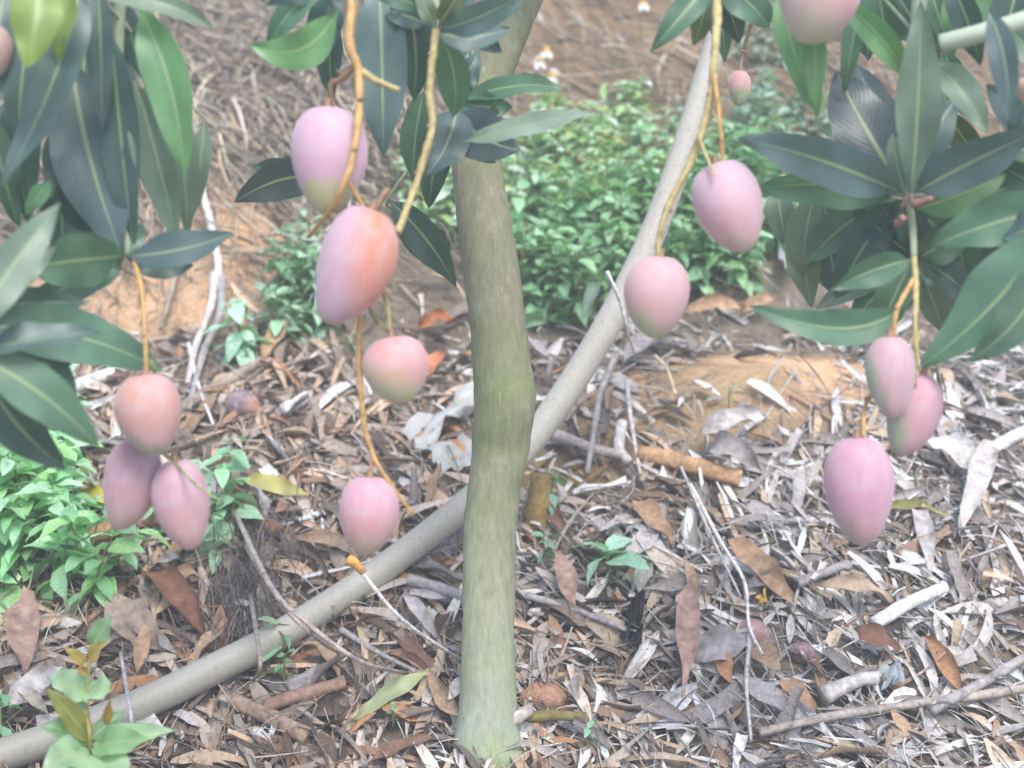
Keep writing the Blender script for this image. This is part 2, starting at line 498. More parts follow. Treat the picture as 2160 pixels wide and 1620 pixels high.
# ------------------------------------------------------------------ leaf shapes
def leaf_geo(base, tip, width, normal, ctrl=None, nu=14, nv=6, fold=0.25, wave=0.05, prof='mango', curl=0.0, seed=0, twist=0.0):
    """a blade along a bent midrib; width and lengths in metres; NORMAL is the face direction"""
    base, tip, normal = (np.asarray(a, float) for a in (base, tip, normal))
    ctrl = (base + tip) / 2 if ctrl is None else np.asarray(ctrl, float)
    r = np.random.default_rng(seed)
    p1, p2 = r.random(2) * 6.28
    V, UV = [], []
    for i in range(nu + 1):
        t = i / nu
        c = (1 - t) ** 2 * base + 2 * t * (1 - t) * ctrl + t * t * tip
        d = 2 * (1 - t) * (ctrl - base) + 2 * t * (tip - ctrl)
        d = d / (np.linalg.norm(d) + 1e-9)
        s = np.cross(d, normal); s /= np.linalg.norm(s) + 1e-9
        nn = np.cross(s, d)
        a = twist * (t - 0.4)
        s, nn = s * math.cos(a) + nn * math.sin(a), nn * math.cos(a) - s * math.sin(a)
        if prof == 'mango':
            ts = max(0.0, (t - 0.05) / 0.95)
            f = math.sin(math.pi * ts ** 0.82) ** 0.72 if 0 < ts < 1 else 0.0
            f = max(f * (1 - 0.25 * ts ** 4), 0.05 if t < 0.1 else 0.012)
        elif prof == 'ovate':
            f = max(math.sin(math.pi * t ** 0.7) ** 0.8, 0.04) if t < 1 else 0.02
        else:
            f = 0.75 + 0.25 * math.sin(math.pi * t) + 0.12 * math.sin(9 * t + p1)
        for k in range(nv + 1):
            x = 2 * k / nv - 1
            hw = width / 2 * f
            if curl:
                ang = x * curl
                lat, ht = hw * math.sin(ang) / max(curl, 1e-3) * 1.0, hw * (1 - math.cos(ang)) / max(curl, 1e-3)
            else:
                lat, ht = hw * x, hw * abs(x) * fold
            ht += width * wave * abs(x) ** 1.5 * math.sin(6 * t * 2.2 + (p1 if x > 0 else p2))
            V.append(c + s * lat + nn * ht)
            UV.append((t, 0.5 + 0.5 * x))
    F = []
    for i in range(nu):
        for k in range(nv):
            a = i * (nv + 1) + k
            F.append((a, a + 1, a + nv + 2, a + nv + 1))
    return V, F, UV

LC = dict(dk=(.052, .108, .094, 1), md=(.082, .178, .112, 1), gr=(.13, .29, .12, 1), yg=(.27, .36, .085, 1),
          sg=(.155, .225, .16, 1), pl=(.27, .36, .28, 1), bl=(.090, .150, .150, 1), nb=(.060, .090, .098, 1), ol=(.10, .13, .06, 1))
_ls = [0]
def tree_leaf(parent, bx, by, tx, ty, wpx, d0, d1, key, cx=0, cy=0, roll=0.0, bow=0.03, fold=0.28, wave=0.05, twist=0.0):
    _ls[0] += 1
    b, t = P(bx, by, d0), P(tx, ty, d1)
    c = P((bx + tx) / 2 + cx, (by + ty) / 2 + cy, (d0 + d1) / 2 - bow)
    ax = (t - b) / np.linalg.norm(t - b)
    v = CAM - (b + t) / 2
    n = v - ax * np.dot(v, ax); n /= np.linalg.norm(n)
    s = np.cross(ax, n)
    a = R(roll)
    n = n * math.cos(a) + s * math.sin(a)
    wd = wpx / FPX * (d0 + d1) / 2 / max(math.cos(a), .55)
    fold *= random.uniform(.6, 1.6); wave *= random.uniform(.8, 2.2); twist += random.uniform(-.55, .55)
    V, F, UV = leaf_geo(b, t, wd, n, c, 16, 6, fold, wave, seed=_ls[0], twist=twist)
    k = np.array(LC[key][:3]) * (0.85 + 0.3 * random.random()) * np.array([1 + .1 * (random.random() - .5), 1, 1 + .12 * (random.random() - .5)])
    return mesh_obj("leaf", V, F, M['leaf'], b, parent, UV, ocol=(*k, 1))

# ------------------------------------------------------------------ the mango tree
TB = G(1032, 1578)
TD = depth(TB)
tree = empty("mango_tree", TB)
tag(tree, "young mango tree with olive grey kneed trunk, drooping dark leaves and orange fruit stalks", "tree")

tk = [(1032, 1640, 150), (1031, 1590, 142), (1030, 1550, 126), (1029, 1450, 118), (1030, 1330, 110), (1031, 1220, 110), (1034, 1120, 112),
      (1042, 1030, 112), (1057, 940, 118), (1063, 860, 122), (1059, 780, 122), (1050, 690, 118), (1040, 600, 118), (1026, 500, 114), (1012, 400, 108), (1004, 320, 104),
      (1010, 230, 98), (1040, 140, 92), (1085, 30, 88), (1150, -110, 84), (1230, -260, 78)]
tp = [P(x, y, TD + (0.0 if y > 900 else -.02)) for x, y, _ in tk]
tr_ = [ww / 2 / FPX * TD for _, _, ww in tk]
V, F, UV = tube_geo(tp, tr_, 28, 6, 0.035)
V = np.array(V)
# low swellings: the old pruning knee on the right side and buttress at the foot
for (kx, ky, kr, amp) in ((1122, 835, .05, .006), (1100, 985, .035, .004), (975, 1570, .04, .012), (1092, 1585, .04, .010), (985, 900, .04, .006)):
    kp = P(kx, ky, TD - .03)
    dd = np.linalg.norm(V - kp, axis=1)
    axis_pt = np.array(P(1050, ky, TD))
    dirv = V - axis_pt; dirv[:, 2] *= .2
    dirv /= np.linalg.norm(dirv, axis=1)[:, None] + 1e-9
    V = V + dirv * (amp * np.exp(-(dd / kr) ** 2))[:, None]
trunk = mesh_obj("trunk", V, F, M['bark'], TB, tree, UV)
def limb(pts, r0, r1, name="branch", mat=None, segs=10, ocol=None):
    p = [P(*a) for a in pts]
    rad = np.linspace(r0, r1, len(p))
    return tube(name, p, rad, mat or M['bark'], tree, segs, 5, 0.05, ocol=ocol)

limb_left = limb([(1140, -90, 2.55), (980, -330, 2.4), (640, -420, 2.15), (330, -330, 2.0), (215, -60, 1.98), (205, -10, 1.98)], .024, .007)
limb_low_left = limb([(330, -330, 2.0), (262, -60, 2.03), (248, 180, 2.06), (258, 400, 2.06), (268, 540, 2.04)], .010, .006)
limb_far_left = limb([(420, -380, 2.05), (60, -350, 1.9), (-130, 100, 1.75), (-120, 500, 1.74), (-55, 720, 1.76)], .014, .006)
limb_mid = limb([(980, -330, 2.4), (930, -150, 2.2), (918, -40, 2.12), (920, 62, 2.1)], .012, .006)
limb_near = limb([(1008, 300, 2.52), (990, 262, 2.42), (966, 214, 2.34)], .010, .006)
limb_top = limb([(640, -420, 2.15), (690, -220, 2.1), (700, -40, 2.1)], .010, .006)
limb_right = limb([(1190, -190, 2.55), (1420, -380, 2.35), (1720, -380, 2.15), (1930, -210, 2.12), (1935, 60, 2.14), (1918, 300, 2.12), (1915, 412, 2.1)], .022, .006)
limb_low_right = limb([(1915, 412, 2.1), (1925, 480, 2.12), (1928, 545, 2.1)], .006, .005)
limb_top_right = limb([(1720, -380, 2.15), (1850, -200, 2.2), (1830, -40, 2.25)], .010, .006)
limb_far_right = limb([(1720, -380, 2.15), (2060, -330, 2.0), (2260, 0, 1.95), (2250, 300, 1.95), (2235, 460, 1.95)], .013, .006)
limb_centre_right = limb([(1420, -380, 2.35), (1500, -200, 2.2), (1512, -60, 2.15)], .010, .007)

# thin twigs that carry the lower hanging leaves
for tw in ([(700, -40, 2.1), (694, 160, 2.3), (692, 376, 2.43)], [(966, 214, 2.34), (890, 320, 2.4), (818, 420, 2.4), (832, 445, 2.44)], [(1915, 412, 2.1), (1810, 402, 2.27), (1720, 402, 2.31), (1640, 392, 2.35)],
           [(1915, 412, 2.1), (1985, 418, 2.2), (2055, 430, 2.2)], [(205, -10, 1.98), (158, 120, 2.07), (132, 250, 2.1), (118, 340, 2.13)], [(205, -10, 1.98), (270, 60, 2.06), (335, 140, 2.1), (430, 250, 2.1)],
           [(205, -10, 1.98), (90, 20, 2.04), (36, 180, 2.1), (-20, 240, 2.08)], [(1830, -40, 2.25), (1920, 60, 2.16), (1975, 140, 2.12), (1990, 230, 2.2)], [(918, 40, 2.14), (905, 120, 2.24), (896, 190, 2.27)]):
    limb(tw, .0035, .0022, "twig", segs=6)

T = tree_leaf
# upper-left rosette
L = limb_left
T(L, 205, -60, 215, 275, 58, 1.98, 2.0, 'bl', 6, 0, 18)
T(L, 170, -40, 5, 395, 96, 1.94, 1.90, 'bl', 55, -30, 20)
T(L, 150, 120, 262, 545, 150, 2.06, 2.04, 'bl', -28, 20, 6, fold=.18)
T(L, 130, 250, 215, 520, 110, 2.09, 2.10, 'dk', -30, 10, 10)
T(L, 235, 60, 282, 530, 82, 2.02, 2.05, 'dk', -6, 0, 20)
T(L, 262, 100, 230, 420, 80, 2.08, 2.12, 'dk', 10, 0, -10)
T(L, 290, 10, 388, 372, 96, 1.95, 1.97, 'gr', 40, -18, 12)
T(L, 285, 170, 372, 505, 92, 2.03, 2.06, 'sg', 8, 0, 10)
T(L, 350, 190, 392, 500, 62, 2.07, 2.1, 'sg', 30, 0, -15)
T(L, 432, 250, 400, 470, 46, 2.09, 2.13, 'sg', 8, 0, 10)
T(L, 175, -20, 450, 62, 52, 1.92, 1.95, 'sg', 40, -34, -15)
T(L, 85, -60, 58, 142, 104, 1.82, 1.80, 'yg', 10, 0, 5)
T(L, 150, -50, 118, 130, 56, 1.88, 1.9, 'yg', 0, 0, 35)
T(L, 20, -70, -15, 240, 90, 1.88, 1.86, 'bl', -20, 0, 8)
T(L, 70, 20, 40, 300, 80, 2.02, 2.0, 'dk', -16, 0, 15)
T(L, 35, 180, 60, 470, 85, 2.10, 2.12, 'dk', -18, 0, -12)
T(L, -20, 240, 40, 480, 70, 2.07, 2.1, 'md', -10, 0, -10)
T(L, 120, 330, 130, 560, 84, 2.13, 2.13, 'dk', 10, 0, 0)
T(L, 105, 380, 55, 455, 38, 2.0, 1.98, 'gr', 0, -5, 10)
T(L, 180, 60, 170, 330, 70, 2.12, 2.14, 'md', 0, 0, 10)
T(L, 330, 100, 345, 330, 64, 2.12, 2.14, 'dk', 0, 0, 5)
T(L, 235, -30, 300, 170, 54, 2.06, 2.1, 'dk', 14, 0, 5)
# rosette low on the left twig
L = limb_low_left
T(L, 268, 540, 48, 566, 112, 2.04, 1.96, 'md', 0, -6, -25, fold=.2)
T(L, 268, 540, 490, 492, 76, 2.04, 2.0, 'bl', 5, 20, -20)
T(L, 262, 530, 190, 425, 54, 2.05, 2.1, 'dk', 0, 0, 5)
T(L, 258, 545, 40, 640, 66, 2.07, 2.02, 'dk', 0, 20, -15)
T(L, 272, 545, 300, 470, 34, 2.05, 2.08, 'md', 0, 0, 0)
L = limb_far_left
T(L, -70, 720, 128, 428, 92, 1.74, 1.82, 'sg', -14, -10, -8)
T(L, -60, 690, 348, 786, 118, 1.88, 2.05, 'md', 20, -60, -12, fold=.18)
T(L, -60, 745, 210, 702, 54, 1.78, 1.84, 'bl', 0, -14, -45)
T(L, -60, 745, 208, 944, 106, 1.78, 1.84, 'md', 26, -26, -10, fold=.2)
T(L, -40, 770, 140, 988, 96, 1.84, 1.9, 'dk', -30, 30, 12)
T(L, 40, 690, 148, 905, 90, 1.95, 1.98, 'dk', 30, 0, 10)
T(L, -60, 660, 185, 640, 70, 1.92, 1.97, 'dk', 0, -20, -10)
T(L, -60, 700, 60, 560, 60, 1.88, 1.95, 'md', 0, 0, 10)
# centre rosettes
L = limb_top
T(L, 712, 20, 528, 92, 84, 2.08, 2.04, 'gr', 30, 96, -15, fold=.1)
T(L, 700, -40, 565, 110, 54, 2.1, 2.12, 'md', -40, -20, 15)
T(L, 700, -30, 560, 10, 44, 2.12, 2.08, 'dk', 0, -10, -20)
T(L, 705, -20, 672, 130, 70, 2.15, 2.18, 'dk', -8, 0, -10)
T(L, 690, 0, 700, 215, 60, 2.2, 2.22, 'dk', 0, 0, 10)
T(L, 720, -10, 640, 60, 50, 2.16, 2.16, 'dk', 0, 10, 10)
L = limb_mid
T(L, 800, -50, 808, 335, 112, 2.14, 2.16, 'bl', 4, 0, 8, fold=.16)
T(L, 850, -30, 872, 215, 78, 2.12, 2.18, 'dk', 30, 0, 15)
T(L, 900, 20, 770, -20, 44, 2.1, 2.08, 'md', 0, -10, 0)
T(L, 925, 62, 1120, -25, 64, 2.1, 2.04, 'bl', 0, 24, 10)
T(L, 924, 68, 1075, 60, 66, 2.12, 2.14, 'bl', -10, 26, -20)
T(L, 924, 62, 955, 250, 72, 2.14, 2.26, 'md', 36, 0, 12)
T(L, 918, 60, 880, -30, 40, 2.1, 2.08, 'sg', 0, 0, 0)
T(L, 925, 55, 985, -40, 46, 2.1, 2.06, 'ol', 0, 0, 0)
T(L, 905, 55, 800, 20, 52, 2.12, 2.15, 'dk', 0, -12, 10)
T(L, 895, 190, 870, 385, 62, 2.26, 2.3, 'md', -12, 0, 20)
L = limb_near
T(L, 966, 214, 898, 370, 92, 2.3, 2.24, 'bl', 22, 20, 10, fold=.15)
T(L, 966, 214, 1188, 190, 46, 2.34, 2.26, 'md', 26, -42, -30)
T(L, 962, 232, 1100, 318, 112, 2.32, 2.24, 'nb', -34, 26, -5, fold=.1)
T(L, 966, 222, 1045, 345, 84, 2.36, 2.32, 'dk', -10, 10, 5)
T(L, 966, 215, 1080, 225, 66, 2.35, 2.3, 'md', 0, 10, -10)
T(L, 990, 100, 960, 240, 70, 2.4, 2.36, 'dk', 0, 0, 8)
T(L, 975, 222, 1062, 262, 74, 2.36, 2.3, 'md', 5, 10, -15)
T(L, 966, 210, 1012, 110, 52, 2.36, 2.36, 'dk', -10, 0, 10)
T(L, 975, 300, 1252, 236, 46, 2.2, 2.1, 'pl', 5, -10, -20)
T(L, 940, 240, 905, 440, 70, 2.38, 2.42, 'dk', -10, 0, 5)
L = limb_top
T(L, 690, 372, 494, 428, 84, 2.42, 2.38, 'nb', -6, -40, -18)
T(L, 690, 385, 530, 352, 60, 2.45, 2.44, 'dk', 0, -10, 10)
T(L, 818, 420, 962, 605, 74, 2.4, 2.46, 'dk', 18, -16, 10)
T(L, 838, 440, 900, 560, 40, 2.44, 2.48, 'ol', -5, 0, 10)
# right rosettes
L = limb_right
T(L, 1912, 412, 1556, 292, 100, 2.1, 2.02, 'bl', 0, -26, -10, fold=.2)
T(L, 1905, 400, 1765, 150, 140, 2.14, 2.22, 'nb', -20, -10, 14, fold=.12)
T(L, 1902, 395, 1800, 130, 92, 2.16, 2.26, 'nb', 24, 0, 8)
T(L, 1908, 408, 1882, 280, 44, 2.09, 2.12, 'sg', -6, 0, 0)
T(L, 1922, 408, 1942, 0, 92, 2.08, 2.0, 'sg', 10, 0, 14, fold=.22)
T(L, 1925, 405, 2020, 205, 84, 2.14, 2.16, 'bl', -20, -14, -14)
T(L, 1925, 408, 2190, 276, 100, 2.1, 2.02, 'bl', 0, -8, 14)
T(L, 1935, 440, 2122, 368, 88, 2.14, 2.1, 'gr', 0, 10, -12)
T(L, 1905, 412, 1590, 400, 88, 2.16, 2.2, 'md', 0, -34, -20)
T(L, 1910, 420, 1950, 560, 70, 2.17, 2.2, 'dk', 0, 0, 5)
T(L, 1905, 420, 1760, 640, 84, 2.2, 2.28, 'dk', -20, -20, 10)
T(L, 1900, 418, 1700, 560, 90, 2.24, 2.3, 'md', -20, -40, 10)
T(L, 1930, 420, 2100, 520, 80, 2.18, 2.14, 'md', 10, -30, -10)
T(L, 1690, 420, 1712, 650, 76, 2.32, 2.36, 'sg', -12, 0, 10)
T(L, 1650, 430, 1745, 610, 56, 2.36, 2.4, 'sg', -6, 0, -10)
L = limb_low_right
T(L, 1922, 548, 1755, 610, 66, 2.1, 2.06, 'md', 0, -14, -10)
T(L, 1900, 650, 1580, 644, 78, 2.12, 2.06, 'md', 60, 92, 8)
T(L, 1925, 548, 1850, 720, 74, 2.16, 2.2, 'md', -10, 0, 10)
T(L, 1930, 548, 1990, 705, 66, 2.16, 2.2, 'sg', 10, 0, 10)
T(L, 1930, 545, 1800, 440, 66, 2.2, 2.24, 'dk', 0, 0, 10)
T(L, 1935, 545, 2050, 470, 80, 2.16, 2.14, 'md', 0, 8, 10)
T(L, 1932, 548, 2060, 640, 78, 2.18, 2.16, 'bl', 10, -20, 0)
L = limb_far_right
T(L, 2235, 460, 1945, 772, 142, 1.98, 2.06, 'md', 40, 20, 20, fold=.2)
T(L, 2240, 470, 2040, 765, 100, 1.94, 1.98, 'md', 60, 50, 8)
T(L, 2235, 440, 1965, 520, 108, 2.02, 2.08, 'md', 0, -20, 12)
T(L, 2235, 450, 2010, 640, 90, 2.06, 2.12, 'bl', 10, 0, -10)
T(L, 2230, 430, 2060, 560, 80, 2.1, 2.14, 'dk', 0, 0, 10)
T(L, 2240, 420, 2075, 330, 66, 2.08, 2.14, 'md', 0, 0, -10)
T(L, 2245, 330, 2080, 180, 86, 2.06, 2.12, 'bl', 0, 14, 10)
T(L, 2200, 120, 2140, 300, 72, 2.05, 2.08, 'bl', 10, 0, 10)
L = limb_top_right
T(L, 1640, -30, 1722, 240, 52, 2.02, 2.04, 'gr', -14, 0, 15)
T(L, 1708, -40, 1722, 256, 50, 1.98, 1.99, 'gr', 8, 0, 10)
T(L, 1775, 0, 1935, 185, 60, 2.1, 2.12, 'gr', 10, -20, 10)
T(L, 1820, -40, 1780, 200, 46, 2.14, 2.18, 'md', 0, 0, 10)
T(L, 1850, -40, 1880, 140, 80, 2.22, 2.26, 'md', 0, 0, 10)
T(L, 1870, -40, 1990, 200, 60, 2.24, 2.26, 'dk', 20, -20, 10)
T(L, 1960, 130, 2082, 285, 66, 2.06, 2.02, 'pl', 20, -24, -14)
T(L, 2085, 20, 2128, 262, 60, 1.94, 1.92, 'bl', 26, -20, 10)
T(L, 2000, -50, 2068, 140, 64, 2.12, 2.14, 'dk', 14, 0, 10)
T(L, 2060, -50, 2000, 90, 80, 2.18, 2.2, 'gr', -8, 0, 5)
T(L, 2150, -40, 2110, 110, 84, 2.16, 2.2, 'dk', 0, 0, 5)
T(L, 1990, 100, 2040, 250, 60, 2.16, 2.2, 'md', 0, 0, 5)
T(L, 1990, 230, 2080, 360, 60, 2.2, 2.24, 'ol', 0, 0, 5)
L = limb_centre_right
T(L, 1512, -50, 1372, 110, 62, 2.12, 2.1, 'md', 10, -16, 14)
T(L, 1512, -50, 1625, 60, 84, 2.2, 2.24, 'md', 10, -10, -10)
T(L, 1505, -40, 1465, 95, 60, 2.2, 2.24, 'ol', 0, 0, 10)
T(L, 1520, -50, 1560, 90, 70, 2.22, 2.26, 'dk', 0, 0, 10)

L = limb_low_right
for a in ((1925, 540, 1690, 500, 70, 2.26, 2.34, 'md', 0, -20, 10), (1920, 545, 1720, 650, 60, 2.24, 2.3, 'sg', -10, 0, 10), (1925, 545, 1790, 690, 64, 2.24, 2.28, 'md', -10, 0, 12),
          (1930, 540, 1880, 430, 60, 2.22, 2.2, 'dk', 0, 0, 0), (1925, 545, 1900, 660, 60, 2.2, 2.24, 'dk', 0, 0, 0), (1935, 545, 2030, 720, 74, 2.2, 2.24, 'sg', 10, 0, 0),
          (1905, 470, 1790, 560, 66, 2.24, 2.3, 'dk', 0, -10, 0), (1930, 470, 2010, 600, 80, 2.24, 2.28, 'md', 10, 0, 10), (1740, 420, 1770, 640, 72, 2.34, 2.38, 'bl', -6, 0, 10)):
    T(L, *a)
L = limb_far_right
for a in ((2240, 500, 2060, 700, 90, 2.08, 2.16, 'md', 0, 0, 10), (2245, 380, 2000, 430, 90, 2.1, 2.16, 'bl', 0, -16, 10), (2245, 520, 2110, 720, 84, 2.04, 2.08, 'md', 0, 0, 10),
          (2240, 300, 2040, 350, 70, 2.16, 2.2, 'md', 0, -10, 10), (2240, 180, 2130, 60, 60, 2.1, 2.14, 'md', 0, 0, 10), (2240, 460, 2120, 500, 90, 1.99, 2.02, 'bl', 0, 0, 10)):
    T(L, *a)
L = limb_top_right
for a in ((1830, -40, 1700, 60, 60, 2.3, 2.34, 'md', 0, 0, 10), (1835, -40, 1925, 90, 70, 2.3, 2.34, 'md', 0, 0, 10), (1840, -40, 2050, 40, 60, 2.3, 2.34, 'dk', 0, -10, 10), (1830, -30, 1830, 130, 70, 2.32, 2.36, 'dk', 0, 0, 10),
          (2060, -40, 2150, 60, 70, 2.28, 2.3, 'gr', 0, 0, 10), (1960, -30, 2010, 130, 66, 2.3, 2.32, 'md', 0, 0, 10)):
    T(L, *a)
L = limb_centre_right
for a in ((1512, -50, 1600, 20, 70, 2.26, 2.3, 'ol', 0, 0, 10), (1512, -50, 1430, 60, 60, 2.26, 2.28, 'md', 0, 0, 10), (1514, -50, 1530, 130, 56, 2.28, 2.3, 'md', 0, 0, 10)):
    T(L, *a)
L = limb_mid
for a in ((918, 20, 1010, -20, 70, 2.16, 2.12, 'bl', 0, 0, 10), (915, 10, 760, 60, 60, 2.2, 2.24, 'dk', 0, -10, 10), (918, 30, 1060, 110, 60, 2.2, 2.26, 'nb', 0, -10, 10), (918, 40, 850, 120, 56, 2.2, 2.24, 'dk', 0, 0, 10)):
    T(L, *a)

L = limb_far_left
for a in ((-60, 730, 150, 770, 80, 1.9, 1.96, 'md', 0, -30, -10), (-60, 690, 200, 690, 84, 1.95, 2.0, 'md', 0, -26, 8), (-50, 760, 90, 900, 80, 1.88, 1.95, 'md', 10, 0, 10), (-60, 640, 120, 520, 70, 1.86, 1.92, 'sg', 0, 0, 10)):
    T(L, *a)
L = limb_low_left
for a in ((268, 540, 120, 500, 60, 2.08, 2.1, 'md', 0, 0, 8), (268, 545, 410, 560, 56, 2.08, 2.1, 'dk', 0, 16, 0), (262, 545, 130, 615, 60, 2.06, 2.06, 'md', 0, 10, 0)):
    T(L, *a)
L = limb_right
for a in ((1720, 400, 1690, 590, 64, 2.3, 2.34, 'sg', -10, 0, 10), (1780, 410, 1800, 600, 66, 2.28, 2.32, 'dk', 0, 0, 10), (1830, 420, 1860, 600, 60, 2.26, 2.3, 'md', 0, 0, 10), (1640, 390, 1660, 520, 60, 2.34, 2.36, 'sg', -5, 0, 10),
          (1990, 420, 2040, 600, 76, 2.22, 2.26, 'md', 10, 0, 10), (2050, 430, 2120, 610, 80, 2.2, 2.22, 'md', 10, 0, 10), (1960, 430, 1960, 640, 64, 2.24, 2.28, 'sg', 0, 0, 10)):
    T(L, *a)

# pinkish pruned twig ends by the right rosette
for (a, b, r) in (((1922, 432), (1968, 418), .0075), ((1890, 474), (1908, 458), .009), ((1900, 440), (1925, 412), .004)):
    p0, p1 = P(*a, 2.09), P(*b, 2.07)
    tube("cut_twig", [p0, (p0 + p1) / 2, p1], [r * .7, r * .8, r * .62], M['stalk'], tree, 5, 3, .35, ocol=lin(176, 134, 122, .7))

# fruit stalks
OR, YE, BR, GY = lin(218, 176, 112, .8), lin(206, 190, 132, .78), lin(172, 138, 108, .72), lin(170, 176, 118, .72)
def stalk(pts, w0, w1, c, d=None):
    p = [P(x, y, dd) for x, y, dd in pts]
    ws = np.linspace(w0, w1, len(p))
    rad = [ww * .86 / 2 / FPX * pp[2] for ww, pp in zip(ws, pts)]
    o = tube("fruit_stalk", p, rad, M['stalk'], tree, 9, 7, 0.34, ocol=c)
    for q, rr in list(zip(p, rad))[1:-1]:
        if random.random() < .75:
            a = random.uniform(0, 6.28)
            v = np.array([math.cos(a) * .8, -.3, math.sin(a) * .5])
            q = np.asarray(q) + np.array([0, 0, random.uniform(-.01, .01)])
            L_ = rr + random.uniform(.002, .007)
            tube("scar", [q, q + v * L_ * .7, q + v * L_], [rr * .8, rr * .55, rr * .5], M['stalk'], o, 7, 2, .2, ocol=BR)
    return o
stalk([(690, -220, 2.1), (730, -90, 2.02), (741, 0, 1.98), (737, 90, 1.97), (756, 150, 1.97), (758, 225, 1.96), (745, 330, 1.95), (724, 390, 1.95), (700, 440, 1.97), (650, 500, 2.04)], 30, 11, OR)
stalk([(752, 135, 1.975), (722, 165, 1.99), (698, 180, 2.0), (702, 228, 2.01)], 18, 13, BR)
stalk([(764, 150, 1.97), (795, 172, 1.96), (842, 190, 1.95)], 19, 14, YE)
stalk([(730, 380, 1.95), (748, 405, 1.97), (768, 438, 1.98)], 13, 10, OR)
stalk([(920, 62, 2.1), (912, 120, 2.1), (906, 200, 2.1), (911, 265, 2.09), (884, 370, 2.08), (862, 430, 2.07), (838, 492, 2.05)], 21, 17, YE)
stalk([(846, 470, 2.06), (815, 520, 2.06), (800, 575, 2.05), (814, 630, 2.04), (825, 712, 2.03)], 13, 11, YE)
stalk([(818, 400, 2.12), (800, 425, 2.11), (780, 470, 2.1)], 18, 16, BR)
stalk([(772, 560, 2.07), (762, 640, 2.04), (756, 740, 2.03), (768, 890, 2.03), (790, 965, 2.03), (822, 1018, 2.03), (872, 1086, 2.05)], 16, 8, OR)
stalk([(768, 625, 2.045), (790, 668, 2.04), (818, 700, 2.035)], 11, 7, GY)
stalk([(788, 960, 2.03), (783, 985, 2.03), (782, 1006, 2.03)], 9, 8, lin(220, 140, 110, .8))
stalk([(1512, -60, 2.15), (1512, 40, 2.1), (1508, 110, 2.08), (1498, 210, 2.08), (1462, 330, 2.08), (1412, 430, 2.08), (1390, 500, 2.08), (1388, 542, 2.08)], 24, 14, YE)
stalk([(1506, 150, 2.08), (1514, 220, 2.06), (1522, 290, 2.05), (1524, 345, 2.05)], 13, 11, OR)
stalk([(1474, 285, 2.07), (1490, 330, 2.03), (1508, 372, 2.0)], 9, 6, YE)
stalk([(1928, 545, 2.1), (1932, 620, 2.06), (1930, 690, 2.05), (1934, 760, 2.05), (1930, 815, 2.06)], 17, 9, YE)
stalk([(1930, 585, 2.08), (1906, 625, 2.05), (1890, 660, 2.04), (1884, 712, 2.04)], 14, 11, OR)
stalk([(1934, 765, 2.05), (1870, 800, 2.12), (1828, 850, 2.08), (1820, 922, 2.02)], 11, 10, OR)
stalk([(282, 545, 2.04), (300, 620, 2.0), (306, 720, 1.97), (310, 795, 1.97)], 12, 10, OR)
stalk([(318, 760, 1.985), (352, 870, 2.06), (345, 945, 2.06), (378, 985, 1.99), (412, 1022, 1.96), (470, 1060, 1.96)], 10, 5, GY)
stalk([(345, 930, 2.06), (310, 935, 2.07), (292, 945, 2.06)], 9, 8, GY)
stalk([(1620, -120, 2.4), (1600, 0, 2.7), (1570, 100, 2.78), (1560, 152, 2.78)], 12, 7, BR)
stalk([(1850, -200, 2.2), (1760, -160, 1.95), (1738, -85, 1.9)], 16, 12, YE)
stalk([(60, -350, 1.9), (-20, -100, 1.85), (-22, 52, 1.84)], 12, 10, BR)
stalk([(2260, 0, 1.95), (2190, 90, 1.96), (2176, 158, 1.96)], 12, 9, OR)

# ------------------------------------------------------------------ mangoes
def mango(top, bot, wpx, d, label, cols, axis=(0, 0, 1), lo=-.9, hi=.7, flush=None, fdir=(1, 0, 0), belly=1, ddep=0.0, rest=None, group="mangoes hanging on the tree"):
    """TOP stem end and BOT beak in photo pixels; local z runs beak to stem, local x to the right"""
    a, b = P(*top, d), P(*bot, d + ddep)
    if rest is not None:
        a, b = rest
    ln = float(np.linalg.norm(a - b))
    wd = wpx / FPX * d
    z = (a - b) / ln
    y = FWD - z * np.dot(FWD, z); y /= np.linalg.norm(y)
    x = np.cross(y, z)
    nu, nv = 26, 30
    V, F = [], []
    for i in range(nu + 1):
        t = i / nu                          # 0 stem end, 1 beak
        th = math.pi * t
        zz = 0.5 + 0.5 * math.cos(th)
        r = math.sin(th) ** 0.88 * (1 + 0.20 * math.cos(th) - 0.05 * math.cos(2 * th))
        off = 0.055 * belly * math.sin(math.pi * t) ** 2 - 0.05 * belly * max(0, t - .7) * 3
        for k in range(nv):
            ph = 2 * math.pi * k / nv
            rr = r * (1 + 0.035 * math.cos(2 * ph) + .015 * math.sin(3 * ph + t * 2))
            # slight dimple at the stem
            dz = -0.03 * math.exp(-(t / .09) ** 2)
            V.append(((rr * math.cos(ph) * .5 / 1.03 + off) * wd, rr * math.sin(ph) * .46 * wd, (zz - 1 + dz) * ln))
    for i in range(nu):
        for k in range(nv):
            k2 = (k + 1) % nv
            F.append((i * nv + k, (i + 1) * nv + k, (i + 1) * nv + k2, i * nv + k2))
    root = empty("mango", a)
    root.rotation_euler = Matrix((x, y, z)).transposed().to_euler()
    tag(root, label, "mango", group)
    warm = lambda q: (q[0], q[1] * 1.05, q[2] * .90, 1)
    cols = [warm(q) for q in cols]
    mt = mat_mango("mango_skin", *cols, axis, lo, hi, flush, fdir)
    o = mesh_obj("fruit", V, F, mt)
    o.parent = root
    tv, tf, tu = tube_geo([np.array((0, 0, -.006)), np.array((0.0008, 0, .003)), np.array((0.001, 0, .010))], [.006, .0045, .0038], 9, 3, .1)
    s = mesh_obj("stem", tv, tf, M['stalk'], uv=tu, ocol=BR)
    s.parent = root
    return root

